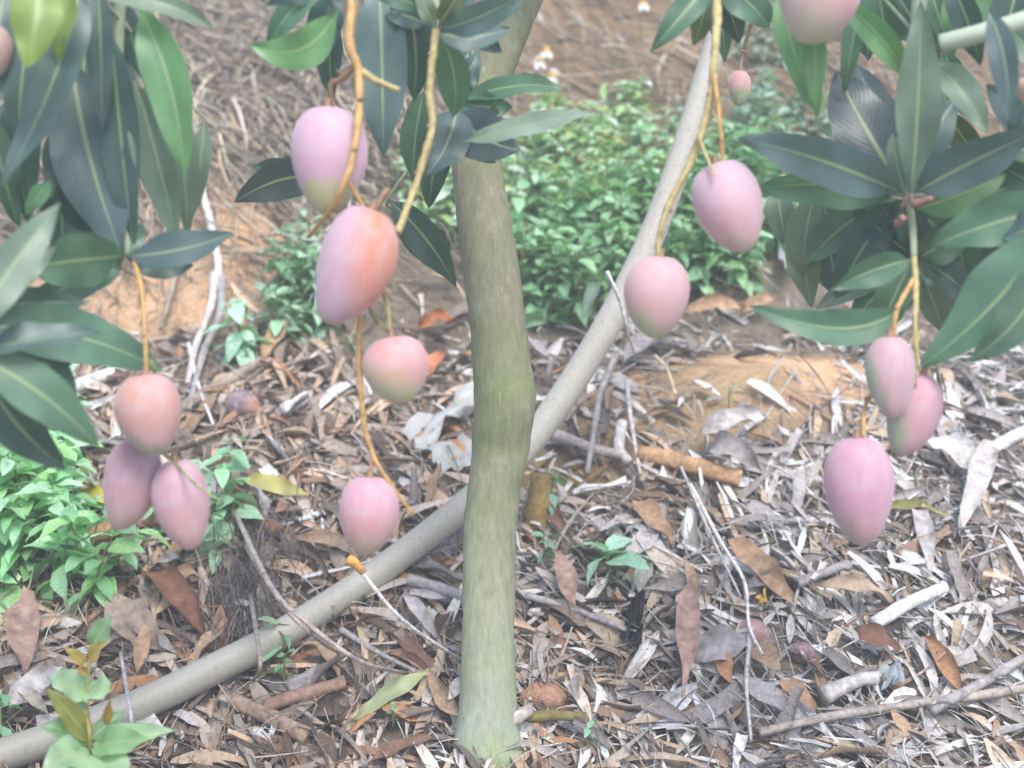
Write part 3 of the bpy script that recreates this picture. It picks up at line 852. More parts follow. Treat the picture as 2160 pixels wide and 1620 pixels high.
K = .80
pink, lilac, mauve, rose = lin(222, 158, 178, K), lin(216, 166, 200, K), lin(196, 142, 166, K), lin(216, 148, 158, K)
grn, ygrn, pgrn, tanp = lin(158, 172, 138, K), lin(196, 188, 130, K), lin(190, 186, 150, K), lin(212, 170, 150, K)
orng, grey = lin(226, 142, 96, K), lin(176, 160, 172, K)
mango((690, 222), (692, 452), 152, 2.0, "lilac pink mango with pale green lower end behind the thick orange stalk, upper left", (lilac, lilac, lin(200, 196, 140, K)), (.05, 0, 1), -.62, -.1, belly=.4)
mango((786, 436), (694, 684), 152, 1.98, "mango half lilac and half orange red hanging left of the trunk", (lin(206, 160, 190, K), lin(208, 168, 196, K), lin(204, 190, 146, K)), (.1, 0, 1), -1.1, -.55, flush=lin(232, 136, 96, K), fdir=(.85, -.2, .35), belly=1)
mango((824, 708), (850, 852), 132, 2.03, "small rounded mango with pink crown and pale yellow green bottom beside the trunk", (lin(224, 152, 160, K), lin(220, 168, 150, K), lin(202, 194, 152, K)), (.45, 0, .9), -.75, .55, belly=-.3)
mango((780, 1002), (770, 1172), 118, 2.03, "solid pink mango hanging lowest left of the trunk, just above the pipe", (lin(216, 150, 178, K), rose, lin(190, 168, 140, K)), (0, 0, 1), -1.1, .5, belly=.4)
mango((306, 786), (325, 960), 130, 1.97, "pink mango with orange shoulder, topmost of the left cluster of three", (lin(214, 150, 146, K), lin(216, 162, 172, K), grn), (.35, 0, .94), -.95, -.1, flush=None, belly=-.6)
mango((292, 924), (252, 1118), 112, 2.04, "mauve mango, left one of the lower pair in the left cluster", (mauve, lin(206, 152, 168, K), lin(196, 160, 160, K)), (0, 0, 1), -1.0, .4, belly=.8)
mango((368, 968), (404, 1160), 112, 2.02, "mauve pink mango, right one of the lower pair in the left cluster", (mauve, lin(208, 150, 164, K), lin(202, 150, 156, K)), (0, 0, 1), -1.0, .4, belly=-.6)
mango((1508, 340), (1572, 532), 136, 2.05, "large pale pink mango hanging right of the grey pipe", (lin(218, 172, 194, K), pink, lin(206, 182, 172, K)), (.35, 0, .95), -1.05, .2, belly=-.3)
mango((1394, 538), (1378, 714), 130, 2.08, "pink mango with green lower left overlapping the rising pipe", (lin(220, 164, 178, K), lin(220, 164, 170, K), lin(186, 190, 146, K)), (.45, 0, .9), -.85, .0, belly=-.4)
mango((1876, 706), (1884, 882), 98, 2.04, "narrow pink mango with green left edge, upper of the overlapping right pair", (lin(204, 158, 178, K), lin(214, 164, 180, K), lin(164, 180, 152, K)), (.75, 0, .4), -.75, .05, belly=-.3)
mango((1948, 786), (1898, 962), 106, 2.09, "pink and green mango partly hidden behind its neighbour on the right", (lin(218, 150, 176, K), lin(208, 156, 172, K), lin(166, 182, 148, K)), (.8, 0, .5), -.75, .2, belly=.6)
mango((1806, 918), (1820, 1150), 138, 2.02, "big deep pink mango hanging lowest on the right over the dry litter", (lin(206, 144, 176, K), lin(212, 146, 174, K), lin(186, 160, 160, K)), (.45, 0, .75), -1.0, .2, belly=-.2)
mango((1738, -90), (1706, 92), 158, 1.9, "pale pink and cream mango cut by the top edge of the picture", (rose, lin(212, 176, 172, K), lin(196, 194, 160, K)), (.25, 0, 1), -1.0, .25, belly=.4)
mango((1561, 148), (1558, 224), 44, 2.78, "tiny far mango with pink top and green bottom beyond the pipe", (lin(214, 148, 146, K), lin(204, 156, 140, K), lin(150, 166, 112, K)), (0, 0, 1), -.35, .35, belly=.2)
mango((-22, 48), (-20, 170), 78, 1.84, "dull pinkish brown mango cut by the left edge beside dark leaves", (lin(186, 136, 128, K), lin(178, 136, 126, K), lin(150, 150, 116, K)), (0, 0, 1), -1, .4)
mango((2176, 160), (2174, 222), 66, 1.96, "orange tan mango peeping in at the right edge", (lin(224, 172, 140, K), lin(226, 180, 150, K), lin(206, 180, 140, K)), (0, 0, 1), -1, .4)

def fallen(px, py, wpx, label, cols):
    g = G(px, py)
    d = depth(g)
    L_ = wpx / FPX * d
    n = N(g[0], g[1])
    c = g + n * L_ * .28
    ax = np.array([.8, -.25, .1]); ax -= n * np.dot(ax, n); ax /= np.linalg.norm(ax)
    mango((0, 0), (0, 0), wpx * .75, d, label, cols, (0, 0, 1), -.8, .6, rest=(c - ax * L_ / 2, c + ax * L_ / 2), group="fallen mangoes")
fallen(515, 878, 78, "dark purple fallen mango rotting in the litter, with an orange spot", (lin(110, 84, 100, .8), lin(100, 76, 88, .8), lin(176, 110, 70, .8)))
fallen(1586, 1362, 84, "red brown shrivelled fallen mango in the litter near a yellow scrap", (lin(168, 112, 102, .8), lin(150, 96, 88, .8), lin(120, 84, 80, .8)))
fallen(1698, 1392, 56, "small dark red fallen mango among the grey litter", (lin(122, 64, 76, .8), lin(112, 62, 74, .8), lin(96, 66, 70, .8)))

# ------------------------------------------------------------------ pipes
def pipe(name, pts, r, label, mat='pipe'):
    root = empty(name, pts[0])
    tag(root, label, "pipe")
    rad = [r * (1 - .32 * max(0, k - 11) / 6) if len(pts) > 8 else r for k in range(len(pts))]
    V, F, UV = tube_geo(pts, rad, 24, 8, 0.0, cap=True)
    o = mesh_obj("tube", V, F, M[mat], pts[0], root, UV, ocol=lin(206, 218, 194, .8))
    return root
PR = .0315
lay = [(-330, 1668), (-180, 1638), (-20, 1600), (150, 1543), (300, 1484), (450, 1412), (600, 1334), (800, 1205)]   # lying part
ld = [depth(G(a_, b_ + 34)) - .045 for a_, b_ in lay]
fit = np.polyfit([a_ for a_, _ in lay], ld, 2)
pp = []
for a_, b_ in lay:
    p = P(a_, b_, float(np.polyval(fit, a_)))
    pp.append(p)
D8 = float(np.polyval(fit, 800))
pp += [P(x_, y_, D8 + (3.2 - D8) * k_) for x_, y_, k_ in ((985, 1062, .22), (1115, 935, .40), (1232, 768, .60), (1325, 605, .76), (1392, 455, .88), (1450, 290, .95), (1498, 130, 1), (1535, 0, 1), (1560, -130, .98), (1575, -260, .95))]
for p in pp[:8]:
    hz_ = float(H(p[0], p[1])) + PR * .55
    if p[2] < hz_: p[2] = hz_
pipe("water_pipe", pp, PR, "long weathered grey plastic pipe curving up from the ground behind the trunk")
pipe("pale_pipe", [P(1985, 92, 2.02), P(2040, 78, 2.0), P(2120, 56, 1.98), P(2200, 30, 1.97), P(2330, -10, 1.96)], .0135, "short pale greenish pipe among the leaves at upper right", 'plastic')

# ------------------------------------------------------------------ label helper for small scattered things
MARKS = [(1032, 1570, "the trunk foot"), (1045, 1000, "the trunk's middle"), (200, 1520, "the pipe's lower end"), (620, 1330, "the pipe's lying part"), (860, 1160, "the pipe left of the trunk"),
         (1240, 760, "the rising pipe"), (772, 1090, "the solid pink mango left of the trunk"), (390, 1080, "the left mango cluster"), (1808, 1040, "the big lowest right mango"), (1925, 880, "the overlapping mango pair"),
         (1280, 1190, "the broad green seedling"), (1340, 1360, "the black plastic scrap"), (1520, 1420, "the broad pale grey leaf"), (590, 1440, "the small seedlings under the pipe"), (100, 1150, "the dense left weeds"),
         (180, 1480, "the orange tipped weed"), (940, 930, "the white plastic scrap"), (1610, 770, "the orange soil mound"), (1350, 450, "the big weed patch"), (830, 1530, "the pale green fallen leaf"),
         (515, 870, "the dark fallen mango"), (640, 600, "the weeds left of the two-tone mango"), (1860, 1340, "the pale rod on the right"), (1880, 1480, "the light blue scrap"), (2000, 1020, "the white curled leaves on the right"),
         (1850, 1570, "the long bottom right stick"), (300, 1370, "the tan leaf above the pipe"), (1540, 990, "the large grey curled leaf"), (590, 1075, "the yellow leaf"), (440, 600, "the white dead stems")]
_used = set()
def where(p, marks=None):
    x, y = to_px(p)
    m = min(marks or MARKS, key=lambda k: (k[0] - x) ** 2 + (k[1] - y) ** 2)
    dx, dy = x - m[0], y - m[1]
    far = math.hypot(dx, dy)
    if abs(dx) > abs(dy): s = "left of" if dx < 0 else "right of"
    else: s = "above" if dy < 0 else "below"
    return ("just " if far < 60 else "close " if far < 100 else "" if far < 160 else "well ") + s + " " + m[2]

# ------------------------------------------------------------------ weeds
def weed_leaf_mesh(name, ln, wd, droop, seed, prof='ovate'):
    V, F, UV = leaf_geo((0, 0, 0), (ln, 0, -droop * ln), wd, (0, 0, 1), (ln * .5, 0, ln * .16), 6, 4, .22, .05, prof, seed=seed)
    me = bpy.data.meshes.new(name)
    me.from_pydata([tuple(v) for v in V], [], F)
    me.polygons.foreach_set("use_smooth", np.ones(len(me.polygons), bool))
    lay = me.uv_layers.new(name="uv")
    idx = np.empty(len(me.loops), int); me.loops.foreach_get("vertex_index", idx)
    lay.data.foreach_set("uv", np.asarray(UV)[idx].ravel())
    me.materials.append(M['weed'])
    return me
WL = [weed_leaf_mesh("weed_leaf", 1.0, w_, d_, s_) for w_, d_, s_ in ((.52, .1, 1), (.46, .3, 2), (.58, .2, 3), (.42, .0, 4))]
WLN = [weed_leaf_mesh("weed_leaf_narrow", 1.0, .3, .15, 5), weed_leaf_mesh("weed_leaf_narrow", 1.0, .26, -.1, 6)]
GREENS = [lin(150, 192, 148, .62), lin(128, 176, 126, .6), lin(164, 198, 160, .62), lin(110, 158, 108, .58), lin(148, 190, 112, .6)]

def weed_plant(base, hgt, nodes, leaf_len, label, lean=(0, 0), narrow=False, greens=GREENS, group=None, name="weed_plant", stems=1, cat="weed", tips=None):
    root = empty(name, base)
    tag(root, label, cat, group)
    for s in range(stems):
        a0 = random.random() * 6.28
        sp = hgt * .35 * (s > 0)
        tipv = np.array([lean[0] * hgt + math.cos(a0) * sp + random.gauss(0, .06) * hgt, lean[1] * hgt + math.sin(a0) * sp + random.gauss(0, .06) * hgt, hgt * random.uniform(.8, 1.05)])
        pts = [np.zeros(3) + np.array([0, 0, -.02]), tipv * .5 + np.array([random.gauss(0, .02) * hgt, random.gauss(0, .02) * hgt, hgt * .06]), tipv]
        V, F, UV = tube_geo(pts, [.0026, .002, .0012], 5, 4)
        st = mesh_obj("stem", V, F, M['stalk'], uv=UV, ocol=lin(150, 160, 100, .6))
        st.parent = root
        ang = random.random() * 6.28
        for i in range(nodes):
            t = .18 + .82 * (i + random.random() * .3) / max(nodes - 1, 1)
            t = min(t, 1)
            p = 2 * t * (1 - t) * pts[1] + t * t * pts[2]
            ang += 1.57 + random.gauss(0, .3)
            for sgn in (0, math.pi):
                o = bpy.data.objects.new("leaf", random.choice(WLN if narrow else WL))
                o.parent = root
                o.location = p
                k = leaf_len * (1 - .4 * t) * random.uniform(.65, 1.35)
                o.scale = (k, k, k)
                o.rotation_euler = (random.gauss(0, .35), -R(random.uniform(-55, 0) + 34 * t), ang + sgn + random.gauss(0, .25))
                g = random.choice(greens if not (tips and t > .75) else tips)
                f = random.uniform(.75, 1.2)
                o.color = (g[0] * f, g[1] * f, g[2] * f, 1)
                col.objects.link(o)
    return root

WMARKS = MARKS + [(1010, 430, "the trunk's upper part"), (1200, 265, "the pale leaf right of the trunk"), (1535, 430, "the large pale pink mango"), (1388, 622, "the pink mango on the pipe"), (1240, 620, "the narrow-leaved shoot"),
          (1425, 330, "the upper pipe"), (1145, 130, "the white flowers"), (1560, 185, "the tiny far mango"), (755, 560, "the two-tone mango"), (310, 870, "the orange shouldered mango"), (1600, 640, "the lowest drooping right leaf"), (1680, 330, "the long blue right leaf"), (100, 960, "the lowest left leaves"), (40, 1330, "the upright left dry leaf")]
def patch_plants(n, pxs, hgt, nodes, leaf_len, what, group, greens=GREENS, stems=1, dens=None, narrow=False):
    made = 0; tries = 0; spots = []
    while made < n and tries < n * 120:
        tries += 1
        x0, y0, x1, y1 = random.choice(pxs)
        g = G(random.uniform(x0, x1), random.uniform(y0, y1))
        if any((g[0] - s[0]) ** 2 + (g[1] - s[1]) ** 2 < dens ** 2 for s in spots): continue
        k = random.uniform(.7, 1.25)
        lab = ("tall " if k > 1.08 else "low " if k < .85 else "") + what + " " + where(g + np.array([0, 0, hgt * k * .6]), WMARKS)
        if lab in _used: continue
        _used.add(lab)
        spots.append(g)
        weed_plant(g, hgt * k, nodes, leaf_len * random.uniform(.85, 1.15), lab, (random.gauss(0, .15), random.gauss(-.1, .15)), narrow, greens, group, stems=stems)
        made += 1
# the big patch behind the trunk
PALE = [lin(190, 214, 192, 1), lin(174, 206, 174, 1), lin(204, 222, 204, 1), lin(160, 198, 154, .95), lin(184, 212, 140, .95), lin(196, 190, 130, .8)]
DEEP = [lin(148, 192, 148, .9), lin(130, 178, 132, .86), lin(172, 206, 168, .95), lin(156, 198, 146, .9)]
patch_plants(58, [(1080, 330, 1400, 490), (1120, 280, 1340, 400), (860, 420, 980, 540), (1080, 420, 1460, 520)], .19, 6, .076, "pale mint weed", "weeds in the big patch behind the trunk", PALE, 3, .05)
patch_plants(60, [(1090, 500, 1380, 670), (1380, 470, 1650, 660), (1080, 560, 1250, 710), (1440, 380, 1640, 520)], .21, 6, .078, "deeper green weed", "weeds in the big patch behind the trunk", DEEP, 3, .055)
patch_plants(22, [(1540, 280, 1800, 340), (1560, 240, 1700, 310)], .14, 5, .066, "grey green weed", "weeds on the bank right of the pipe", [lin(168, 196, 178, .9), lin(150, 180, 160, .85)], 2, .05)
patch_plants(7, [(1560, 90, 1660, 150)], .11, 5, .055, "small grey green weed", "weeds high on the bank", [lin(168, 196, 178, .9), lin(150, 180, 160, .85)], 2, .05)
patch_plants(14, [(590, 600, 690, 745)], .19, 6, .068, "bright green weed", "weeds behind the two-tone mango", [lin(164, 202, 168, .88), lin(146, 188, 150, .82), lin(182, 212, 188, .9)], 2, .045)
patch_plants(8, [(1690, 480, 1830, 560)], .15, 5, .055, "dark green weed", "weeds behind the right leaves", DEEP, 2, .05)
patch_plants(28, [(-60, 1120, 190, 1310), (-60, 1040, 160, 1200)], .24, 6, .098, "lush green weed", "weeds at the left edge", [lin(160, 208, 162, 1), lin(144, 198, 142, .95), lin(184, 220, 186, 1), lin(164, 210, 140, .95)], 2, .06)
patch_plants(9, [(390, 1080, 500, 1190)], .19, 5, .085, "bright green weed", "weeds behind the left mangoes", [lin(158, 206, 164, .9), lin(170, 212, 174, .9)], 1, .05)
patch_plants(5, [(1150, 240, 1190, 270)], .10, 4, .055, "yellowish green weed", "weeds below the flowers", [lin(160, 204, 110, .62), lin(176, 210, 130, .62)], 1, .03)

SEED = [lin(146, 190, 160, .8), lin(164, 202, 174, .85), lin(130, 178, 146, .8)]
def single(px, py, h, nodes, ll, label, greens=SEED, stems=1, lean=(0, 0), narrow=False, tips=None):
    return weed_plant(G(px, py, .045), h, nodes, ll, label, lean, narrow, greens, None, "seedling", stems, "seedling", tips)
single(512, 790, .15, 4, .1, "pale blue green weed with broad leaves beside the white dead stems", [lin(166, 206, 182, 1), lin(184, 216, 196, 1)], stems=3)
single(520, 800, .06, 3, .035, "small green weed at the foot of the pale broad-leaved weed")
single(745, 780, .06, 3, .035, "small green weed left of the small rounded mango")
single(1282, 1235, .03, 4, .115, "broad green seedling lying open on the litter right of the trunk", [lin(168, 204, 180, 1), lin(152, 194, 166, .95)])
single(1160, 1095, .06, 3, .05, "small green sprig right of the trunk above the broad seedling")
single(1150, 1215, .05, 3, .05, "small green sprig close to the right side of the trunk")
single(592, 1410, .06, 3, .07, "small green seedling just under the lying pipe, upper of two", DEEP)
single(600, 1480, .06, 3, .065, "small green seedling under the lying pipe, lower of two", DEEP)
single(252, 1225, .025, 2, .03, "tiny green sprout right of the dense left weeds")
single(830, 1560, .03, 2, .035, "tiny dark green sprout under the pale green fallen leaf", DEEP)
single(1535, 910, .07, 3, .045, "thin green seedling on the orange soil mound", narrow=True)
single(1295, 175, .05, 2, .06, "lone green plant on the bare red bank", [lin(150, 190, 140, .6)], narrow=True)
single(1250, 700, .16, 3, .13, "blue green narrow-leaved shoot between the weed patch and the pipe", [lin(128, 160, 146, .55), lin(140, 170, 150, .55)], narrow=True)
single(1425, 280, .05, 3, .045, "pale weed beside the upper pipe")
single(1240, 1610, .03, 2, .035, "tiny green sprout right of the trunk foot")
# the near weed with orange young leaves, bottom left
nb_ = G(192, 1660) + np.array([0, -.06, -.02])
near = empty("weed_plant", nb_)
tag(near, "bright green weed with orange young tips in the bottom left corner", "weed")
ND = 2.2
sv = [nb_, P(190, 1580, ND), P(182, 1490, ND), P(188, 1400, ND), P(196, 1345, ND)]
tube("stem", sv, [.005, .004, .0035, .003, .002], M['stalk'], near, 7, 4, .1, ocol=lin(190, 176, 96, .7))
MINT, GRN2, YEL, ORA, OLV = lin(184, 218, 176, .86), lin(160, 204, 148, .8), lin(222, 190, 96, .8), lin(226, 164, 84, .8), lin(186, 184, 92, .75)
for k, (bx, by, tx, ty, ww, dd, c, cx, cy) in enumerate([
        (193, 1366, 234, 1298, 44, .0, GRN2, 0, 0), (180, 1400, 138, 1366, 26, -.02, YEL, 0, 0), (186, 1392, 222, 1352, 28, -.03, YEL, 0, 0),
        (184, 1462, 100, 1430, 66, -.04, MINT, 0, -8), (186, 1460, 236, 1462, 62, -.05, MINT, 0, -10), (222, 1530, 232, 1476, 22, -.05, ORA, 4, 0), (186, 1560, 98, 1452, 48, -.06, OLV, 6, -6),
        (190, 1568, 88, 1530, 62, -.03, GRN2, 0, -14), (192, 1570, 368, 1542, 50, -.04, MINT, 0, -14), (194, 1576, 318, 1560, 62, -.08, GRN2, 0, -6), (188, 1580, 92, 1628, 84, -.09, MINT, -6, -8),
        (194, 1588, 272, 1652, 78, -.10, MINT, 8, -8), (188, 1596, 150, 1690, 80, -.10, GRN2, 0, 0), (182, 1490, 128, 1500, 40, .02, GRN2, 0, -6), (182, 1420, 160, 1408, 22, -.03, ORA, 0, 0),
        (190, 1560, 262, 1496, 40, .03, GRN2, 0, 0)]):
    b, t = P(bx, by, ND), P(tx, ty, ND + dd)
    m = P((bx + tx) / 2 + cx, (by + ty) / 2 + cy, ND + dd / 2 - .008)
    v = CAM - b; ax = t - b; nn_ = v / np.linalg.norm(v) + np.array([0, 0, .35])
    V, F, UV = leaf_geo(b, t, ww * 1.0 / FPX * ND, nn_, m, 10, 6, .3, .12, 'ovate', seed=k + 40, twist=random.uniform(-.6, .6))
    mesh_obj("leaf", V, F, M['leaf'], b, near, UV, ocol=brighter(c, .8))
patch_plants(3, [(-60, 1560, 40, 1640)], .10, 4, .075, "low bright green weed", "weeds at the left edge", [lin(166, 214, 168, .9), lin(148, 202, 150, .85)], 1, .04)

# white and yellow daisies on the bank
def daisy(px, py, h, label):
    fx = G(px, py + h)
    root = empty("daisy", fx)
    tag(root, label, "flower", "white and yellow flowers on the bank")
    d = depth(fx)
    hh = h / FPX * d
    top = np.array([0.01, -.03, hh])
    V, F, UV = tube_geo([np.zeros(3), top * .5, top], [.0018, .0014, .001], 5, 3)
    s = mesh_obj("stem", V, F, M['stalk'], uv=UV, ocol=lin(140, 150, 90, .6)); s.parent = root
    V, F, UV = tube_geo([top, top + np.array([0, -.003, .006]), top + np.array([0, -.005, .012])], [.008, .015, .008], 9, 3)
    s = mesh_obj("flower_centre", V, F, M['petal'], uv=UV, ocol=lin(240, 186, 60, .85)); s.parent = root
    for k in range(6):
        a = k * 1.047 + random.random() * .3
        b = top + np.array([math.cos(a) * .005, math.sin(a) * .005 - .003, .005])
        e = top + np.array([math.cos(a) * .024, math.sin(a) * .024 - .01, -.03])
        V, F, UV = leaf_geo(b, e, .026, (math.cos(a), math.sin(a), .5), None, 4, 2, .1, .0, 'ovate')
        s = mesh_obj("petal", V, F, M['petal'], uv=UV, ocol=lin(245, 243, 236, .9)); s.parent = root
daisy(1146, 112, 90, "white and yellow flower, highest of the three near the trunk top")
daisy(1132, 132, 70, "white and yellow flower, left of the three near the trunk top")
daisy(1158, 166, 60, "white and yellow flower, lowest of the three near the trunk top")
daisy(1348, 14, 90, "lone white and yellow flower at the top edge on the red bank")

# ------------------------------------------------------------------ litter: prominent pieces one by one
TAN, GREYL, ROSE, BRN, PALEL, WHT = lin(200, 164, 130, .75), lin(178, 170, 168, .75), lin(196, 162, 146, .75), lin(140, 104, 84, .75), lin(212, 204, 200, .8), lin(232, 228, 224, .85)
def gleaf(b, t, wpx, c, label, lift=(.01, .03), curl=.9, bend=.02, tilt=0.0, name="dry_leaf", mat='dry', cat="dry leaf", prof='mango', group=None, up=None):
    B, E = G(*b, lift[0] + .022), G(*t, lift[1] + .022)
    m = (B + E) / 2
    n = N(m[0], m[1])
    v = CAM - m; v /= np.linalg.norm(v)
    n = n * (1 - tilt) + v * tilt
    if up is not None: n = np.array(up, float)
    wd = wpx / FPX * depth(m)
    V, F, UV = leaf_geo(B, E, wd, n, m + N(m[0], m[1]) * bend * 1.7 + RIGHT * random.uniform(-.012, .012), 12, 6, .2, .16, prof, curl, seed=int(b[0] * 7 + b[1]), twist=random.uniform(-1.3, 1.3))
    o = mesh_obj(name, V, F, M[mat], B, None, UV, ocol=brighter(c, .95))
    return tag(o, label, cat, group)

def gstick(pts, wpx, c, label, lift=.012, name="dead_twig", taper=.6, mat='twig', cat="twig", flat=1.0, lifts=None):
    p = [G(a[0], a[1], (lifts[i] if lifts else lift) + .02) if len(a) == 2 else P(*a) for i, a in enumerate(pts)]
    rr = wpx / 2 / FPX * depth(p[0])
    o = tube(name, p, np.linspace(rr, rr * taper, len(p)), M[mat], None, 8, 4, .18, flat, ocol=brighter(c, .98))
    return tag(o, label, cat)

gleaf((1452, 1290), (1440, 1515), 56, ROSE, "rose tan dry leaf hanging upright in the litter right of the black scrap", (.05, .02), .7, .03, .6)
gleaf((1172, 1235), (1205, 1352), 46, ROSE, "rose tan pointed dry leaf right of the trunk", (.05, .02), .5, .02, .5)
gleaf((1530, 1190), (1672, 1324), 60, TAN, "tan dry leaf sloping down right towards the shrivelled mango", (.03, .02), .8, .02, .4)
gleaf((1335, 1105), (1418, 1195), 56, TAN, "orange tan dry leaf right above the broad green seedling", (.03, .02), .8, .02, .4)
gleaf((60, 1320), (55, 1480), 72, ROSE, "upright mauve tan dry leaf near the left edge above the pipe", (.06, .02), .5, .02, .6)
gleaf((232, 1316), (345, 1420), 88, lin(190, 168, 150, .75), "broad tan dry leaf lying just above the pipe", (.03, .03), .4, .02, .5)
gleaf((300, 1250), (440, 1390), 80, lin(150, 108, 86, .75), "curled red brown dry leaf in the hollow above the pipe", (.02, .02), 1.4, .05, .3)
gleaf((330, 1300), (430, 1260), 50, TAN, "tan curled dry leaf rim in the hollow above the pipe", (.03, .03), 1.3, .02, .3)
gleaf((905, 1470), (748, 1566), 42, lin(206, 214, 160, .75), "pale yellow green fallen leaf left of the trunk foot", (.03, .02), .6, .015, .5, "fallen_leaf", 'leaf', "fallen leaf")
gleaf((510, 1052), (650, 1082), 40, lin(226, 214, 130, .78), "pale yellow fallen leaf between the left mangoes and the solid pink mango", (.02, .02), .5, .01, .5, "fallen_leaf", 'leaf', "fallen leaf")
gleaf((172, 1090), (242, 1108), 40, lin(236, 208, 92, .8), "bright yellow fallen leaf behind the left mauve mango", (.03, .03), .4, .01, .6, "fallen_leaf", 'leaf', "fallen leaf")
gleaf((885, 735), (965, 715), 40, lin(200, 128, 84, .75), "orange brown curled dry leaf left of the trunk above the small mango", (.03, .03), 1.2, .03, .3)
gleaf((880, 850), (935, 790), 46, lin(216, 142, 100, .75), "orange dry leaf just behind the small rounded mango", (.03, .03), .6, .02, .5)
gleaf((552, 800), (608, 715), 38, TAN, "tan pointed dry leaf below the weeds left of the two-tone mango", (.02, .04), .6, .02, .5)
gleaf((1465, 985), (1615, 950), 62, PALEL, "large pale grey curled leaf, upper lip, left of the big lowest right mango", (.04, .06), 1.3, .04, .2)
gleaf((1480, 1010), (1600, 1060), 70, GREYL, "large pale grey curled leaf, lower lip, left of the big lowest right mango", (.03, .05), 1.2, .05, .3)
gleaf((1452, 1440), (1588, 1395), 80, GREYL, "broad pale grey dry leaf below the shrivelled fallen mango", (.03, .03), .5, .01, .4)
gleaf((1950, 985), (2075, 1062), 70, WHT, "whitish curled dry leaf below the overlapping mango pair", (.04, .03), 1.0, .03, .4)
gleaf((2085, 1000), (2020, 1165), 60, PALEL, "long pale curled dry leaf standing at the right side", (.06, .02), .9, .03, .5)
gleaf((1310, 820), (1440, 735), 56, GREYL, "grey crumpled dry leaf under the pink mango by the pipe", (.03, .04), 1.2, .04, .4)
gleaf((1440, 705), (1570, 690), 40, TAN, "tan curved dry leaf at the top of the orange mound", (.03, .03), 1.0, .04, .4)
gleaf((1560, 700), (1640, 672), 34, TAN, "small tan dry leaf on the mound under the drooping green leaf", (.03, .03), .8, .02, .4)
gleaf((1860, 1110), (2000, 1136), 30, lin(160, 154, 96, .7), "olive green withered leaf right of the big lowest right mango", (.02, .03), 1.0, .02, .5)
gleaf((1925, 1120), (1960, 1260), 44, PALEL, "pale torn dry leaf below the olive withered leaf", (.05, .02), .8, .02, .5)
gleaf((848, 1305), (935, 1405), 34, PALEL, "pale folded dry leaf along the white straw left of the trunk", (.03, .02), 1.0, .02, .5)
gleaf((1720, 1290), (1880, 1325), 44, lin(196, 172, 150, .75), "tan grey dry leaf below the big lowest right mango", (.03, .03), 1.0, .03, .4)
gleaf((1800, 1385), (1895, 1430), 50, BRN, "dark brown dry leaf below the pale rod on the right", (.03, .03), .7, .02, .5)
gleaf((1640, 1490), (1720, 1550), 40, TAN, "tan broken dry leaf above the long bottom right stick", (.03, .02), .8, .02, .5)
gleaf((1660, 560), (1652, 680), 46, lin(190, 190, 192, .75), "pale grey stiff leaf standing behind the right leaves", (.02, .12), .6, .02, .6)
gleaf((1760, 660), (1822, 720), 56, GREYL, "grey crumpled leaf behind the right fruit stalks", (.06, .03), 1.2, .03, .4)
gleaf((20, 1560), (130, 1470), 60, PALEL, "pale dry leaf at the left edge just above the pipe", (.03, .04), .7, .02, .5)
gleaf((290, 1480), (310, 1390), 34, TAN, "small tan dry leaf touching the pipe by the near weed", (.03, .05), .6, .02, .5)
gleaf((110, 1590), (20, 1510), 34, lin(200, 190, 170, .75), "narrow pale leaf blade beside the pipe's lower end", (.05, .05), .9, .02, .5)

gstick([(412, 375), (425, 440), (444, 520), (462, 610), (464, 665)], 15, WHT, "long white dead stem on the left bank, upper piece", lifts=[.05, .05, .06, .06, .05], name="straw", taper=.9)
gstick([(455, 630), (448, 700), (415, 780), (398, 850)], 19, PALEL, "grey white dead stem on the left, inner of two parallel", name="straw", lifts=[.05, .05, .04, .03])
gstick([(470, 640), (466, 720), (430, 800), (400, 905)], 19, GREYL, "grey dead stem on the left, outer of two parallel", name="straw", lifts=[.05, .05, .04, .03])
gstick([(380, 590), (360, 680), (340, 745)], 14, lin(176, 160, 140, .75), "short tan dead stem left of the white stems", name="straw", lift=.04)
gstick([(400, 775), (420, 860), (452, 950)], 9, WHT, "thin white twig right of the orange shouldered mango", lift=.04)
gstick([(150, 862), (215, 836), (268, 815)], 30, WHT, "white peeling stick end behind the left leaves", name="stick", taper=.9, cat="stick", lift=.03)
gstick([(160, 905), (280, 868), (380, 850)], 26, GREYL, "grey stick below the white peeling stick on the left", name="stick", taper=.8, cat="stick", lift=.02)
gstick([(385, 900), (520, 815), (560, 790)], 26, lin(180, 164, 150, .75), "tan grey stick reaching up right from the left cluster", name="stick", taper=.7, cat="stick", lift=.02)
gstick([(600, 910), (650, 880)], 30, WHT, "short white stick piece below the tan pointed leaf", name="stick", taper=.8, cat="stick", lift=.03)
gstick([(1280, 572, 2.98), (1308, 635, 3.0), (1328, 715, 3.1), (1340, 785)], 9, WHT, "thin white straw leaning across the rising pipe", lifts=[0, 0, 0, .02], name="straw")
gstick([(1300, 790), (1268, 870), (1252, 960), (1238, 1045)], 16, GREYL, "forked grey twig on the ochre soil below the pipe, left leg", lift=.03)
gstick([(1322, 850), (1330, 930), (1350, 1050)], 11, PALEL, "thin pale twig right of the forked grey twig", lift=.03)
gstick([(1380, 790), (1405, 820), (1424, 875)], 8, lin(230, 208, 180, .8), "thin cream straw on the mound's left flank", lift=.03)
gstick([(1162, 955), (1240, 985), (1320, 1000)], 30, lin(180, 166, 160, .75), "grey dead branch right of the trunk's middle", name="stick", taper=.7, cat="stick", lift=.025)
gstick([(1345, 1005), (1450, 1030), (1560, 1062)], 36, lin(200, 160, 120, .75), "tan bark roll sloping right from the grey dead branch", name="bark_strip", taper=1.1, cat="bark", flat=.5, lift=.035)
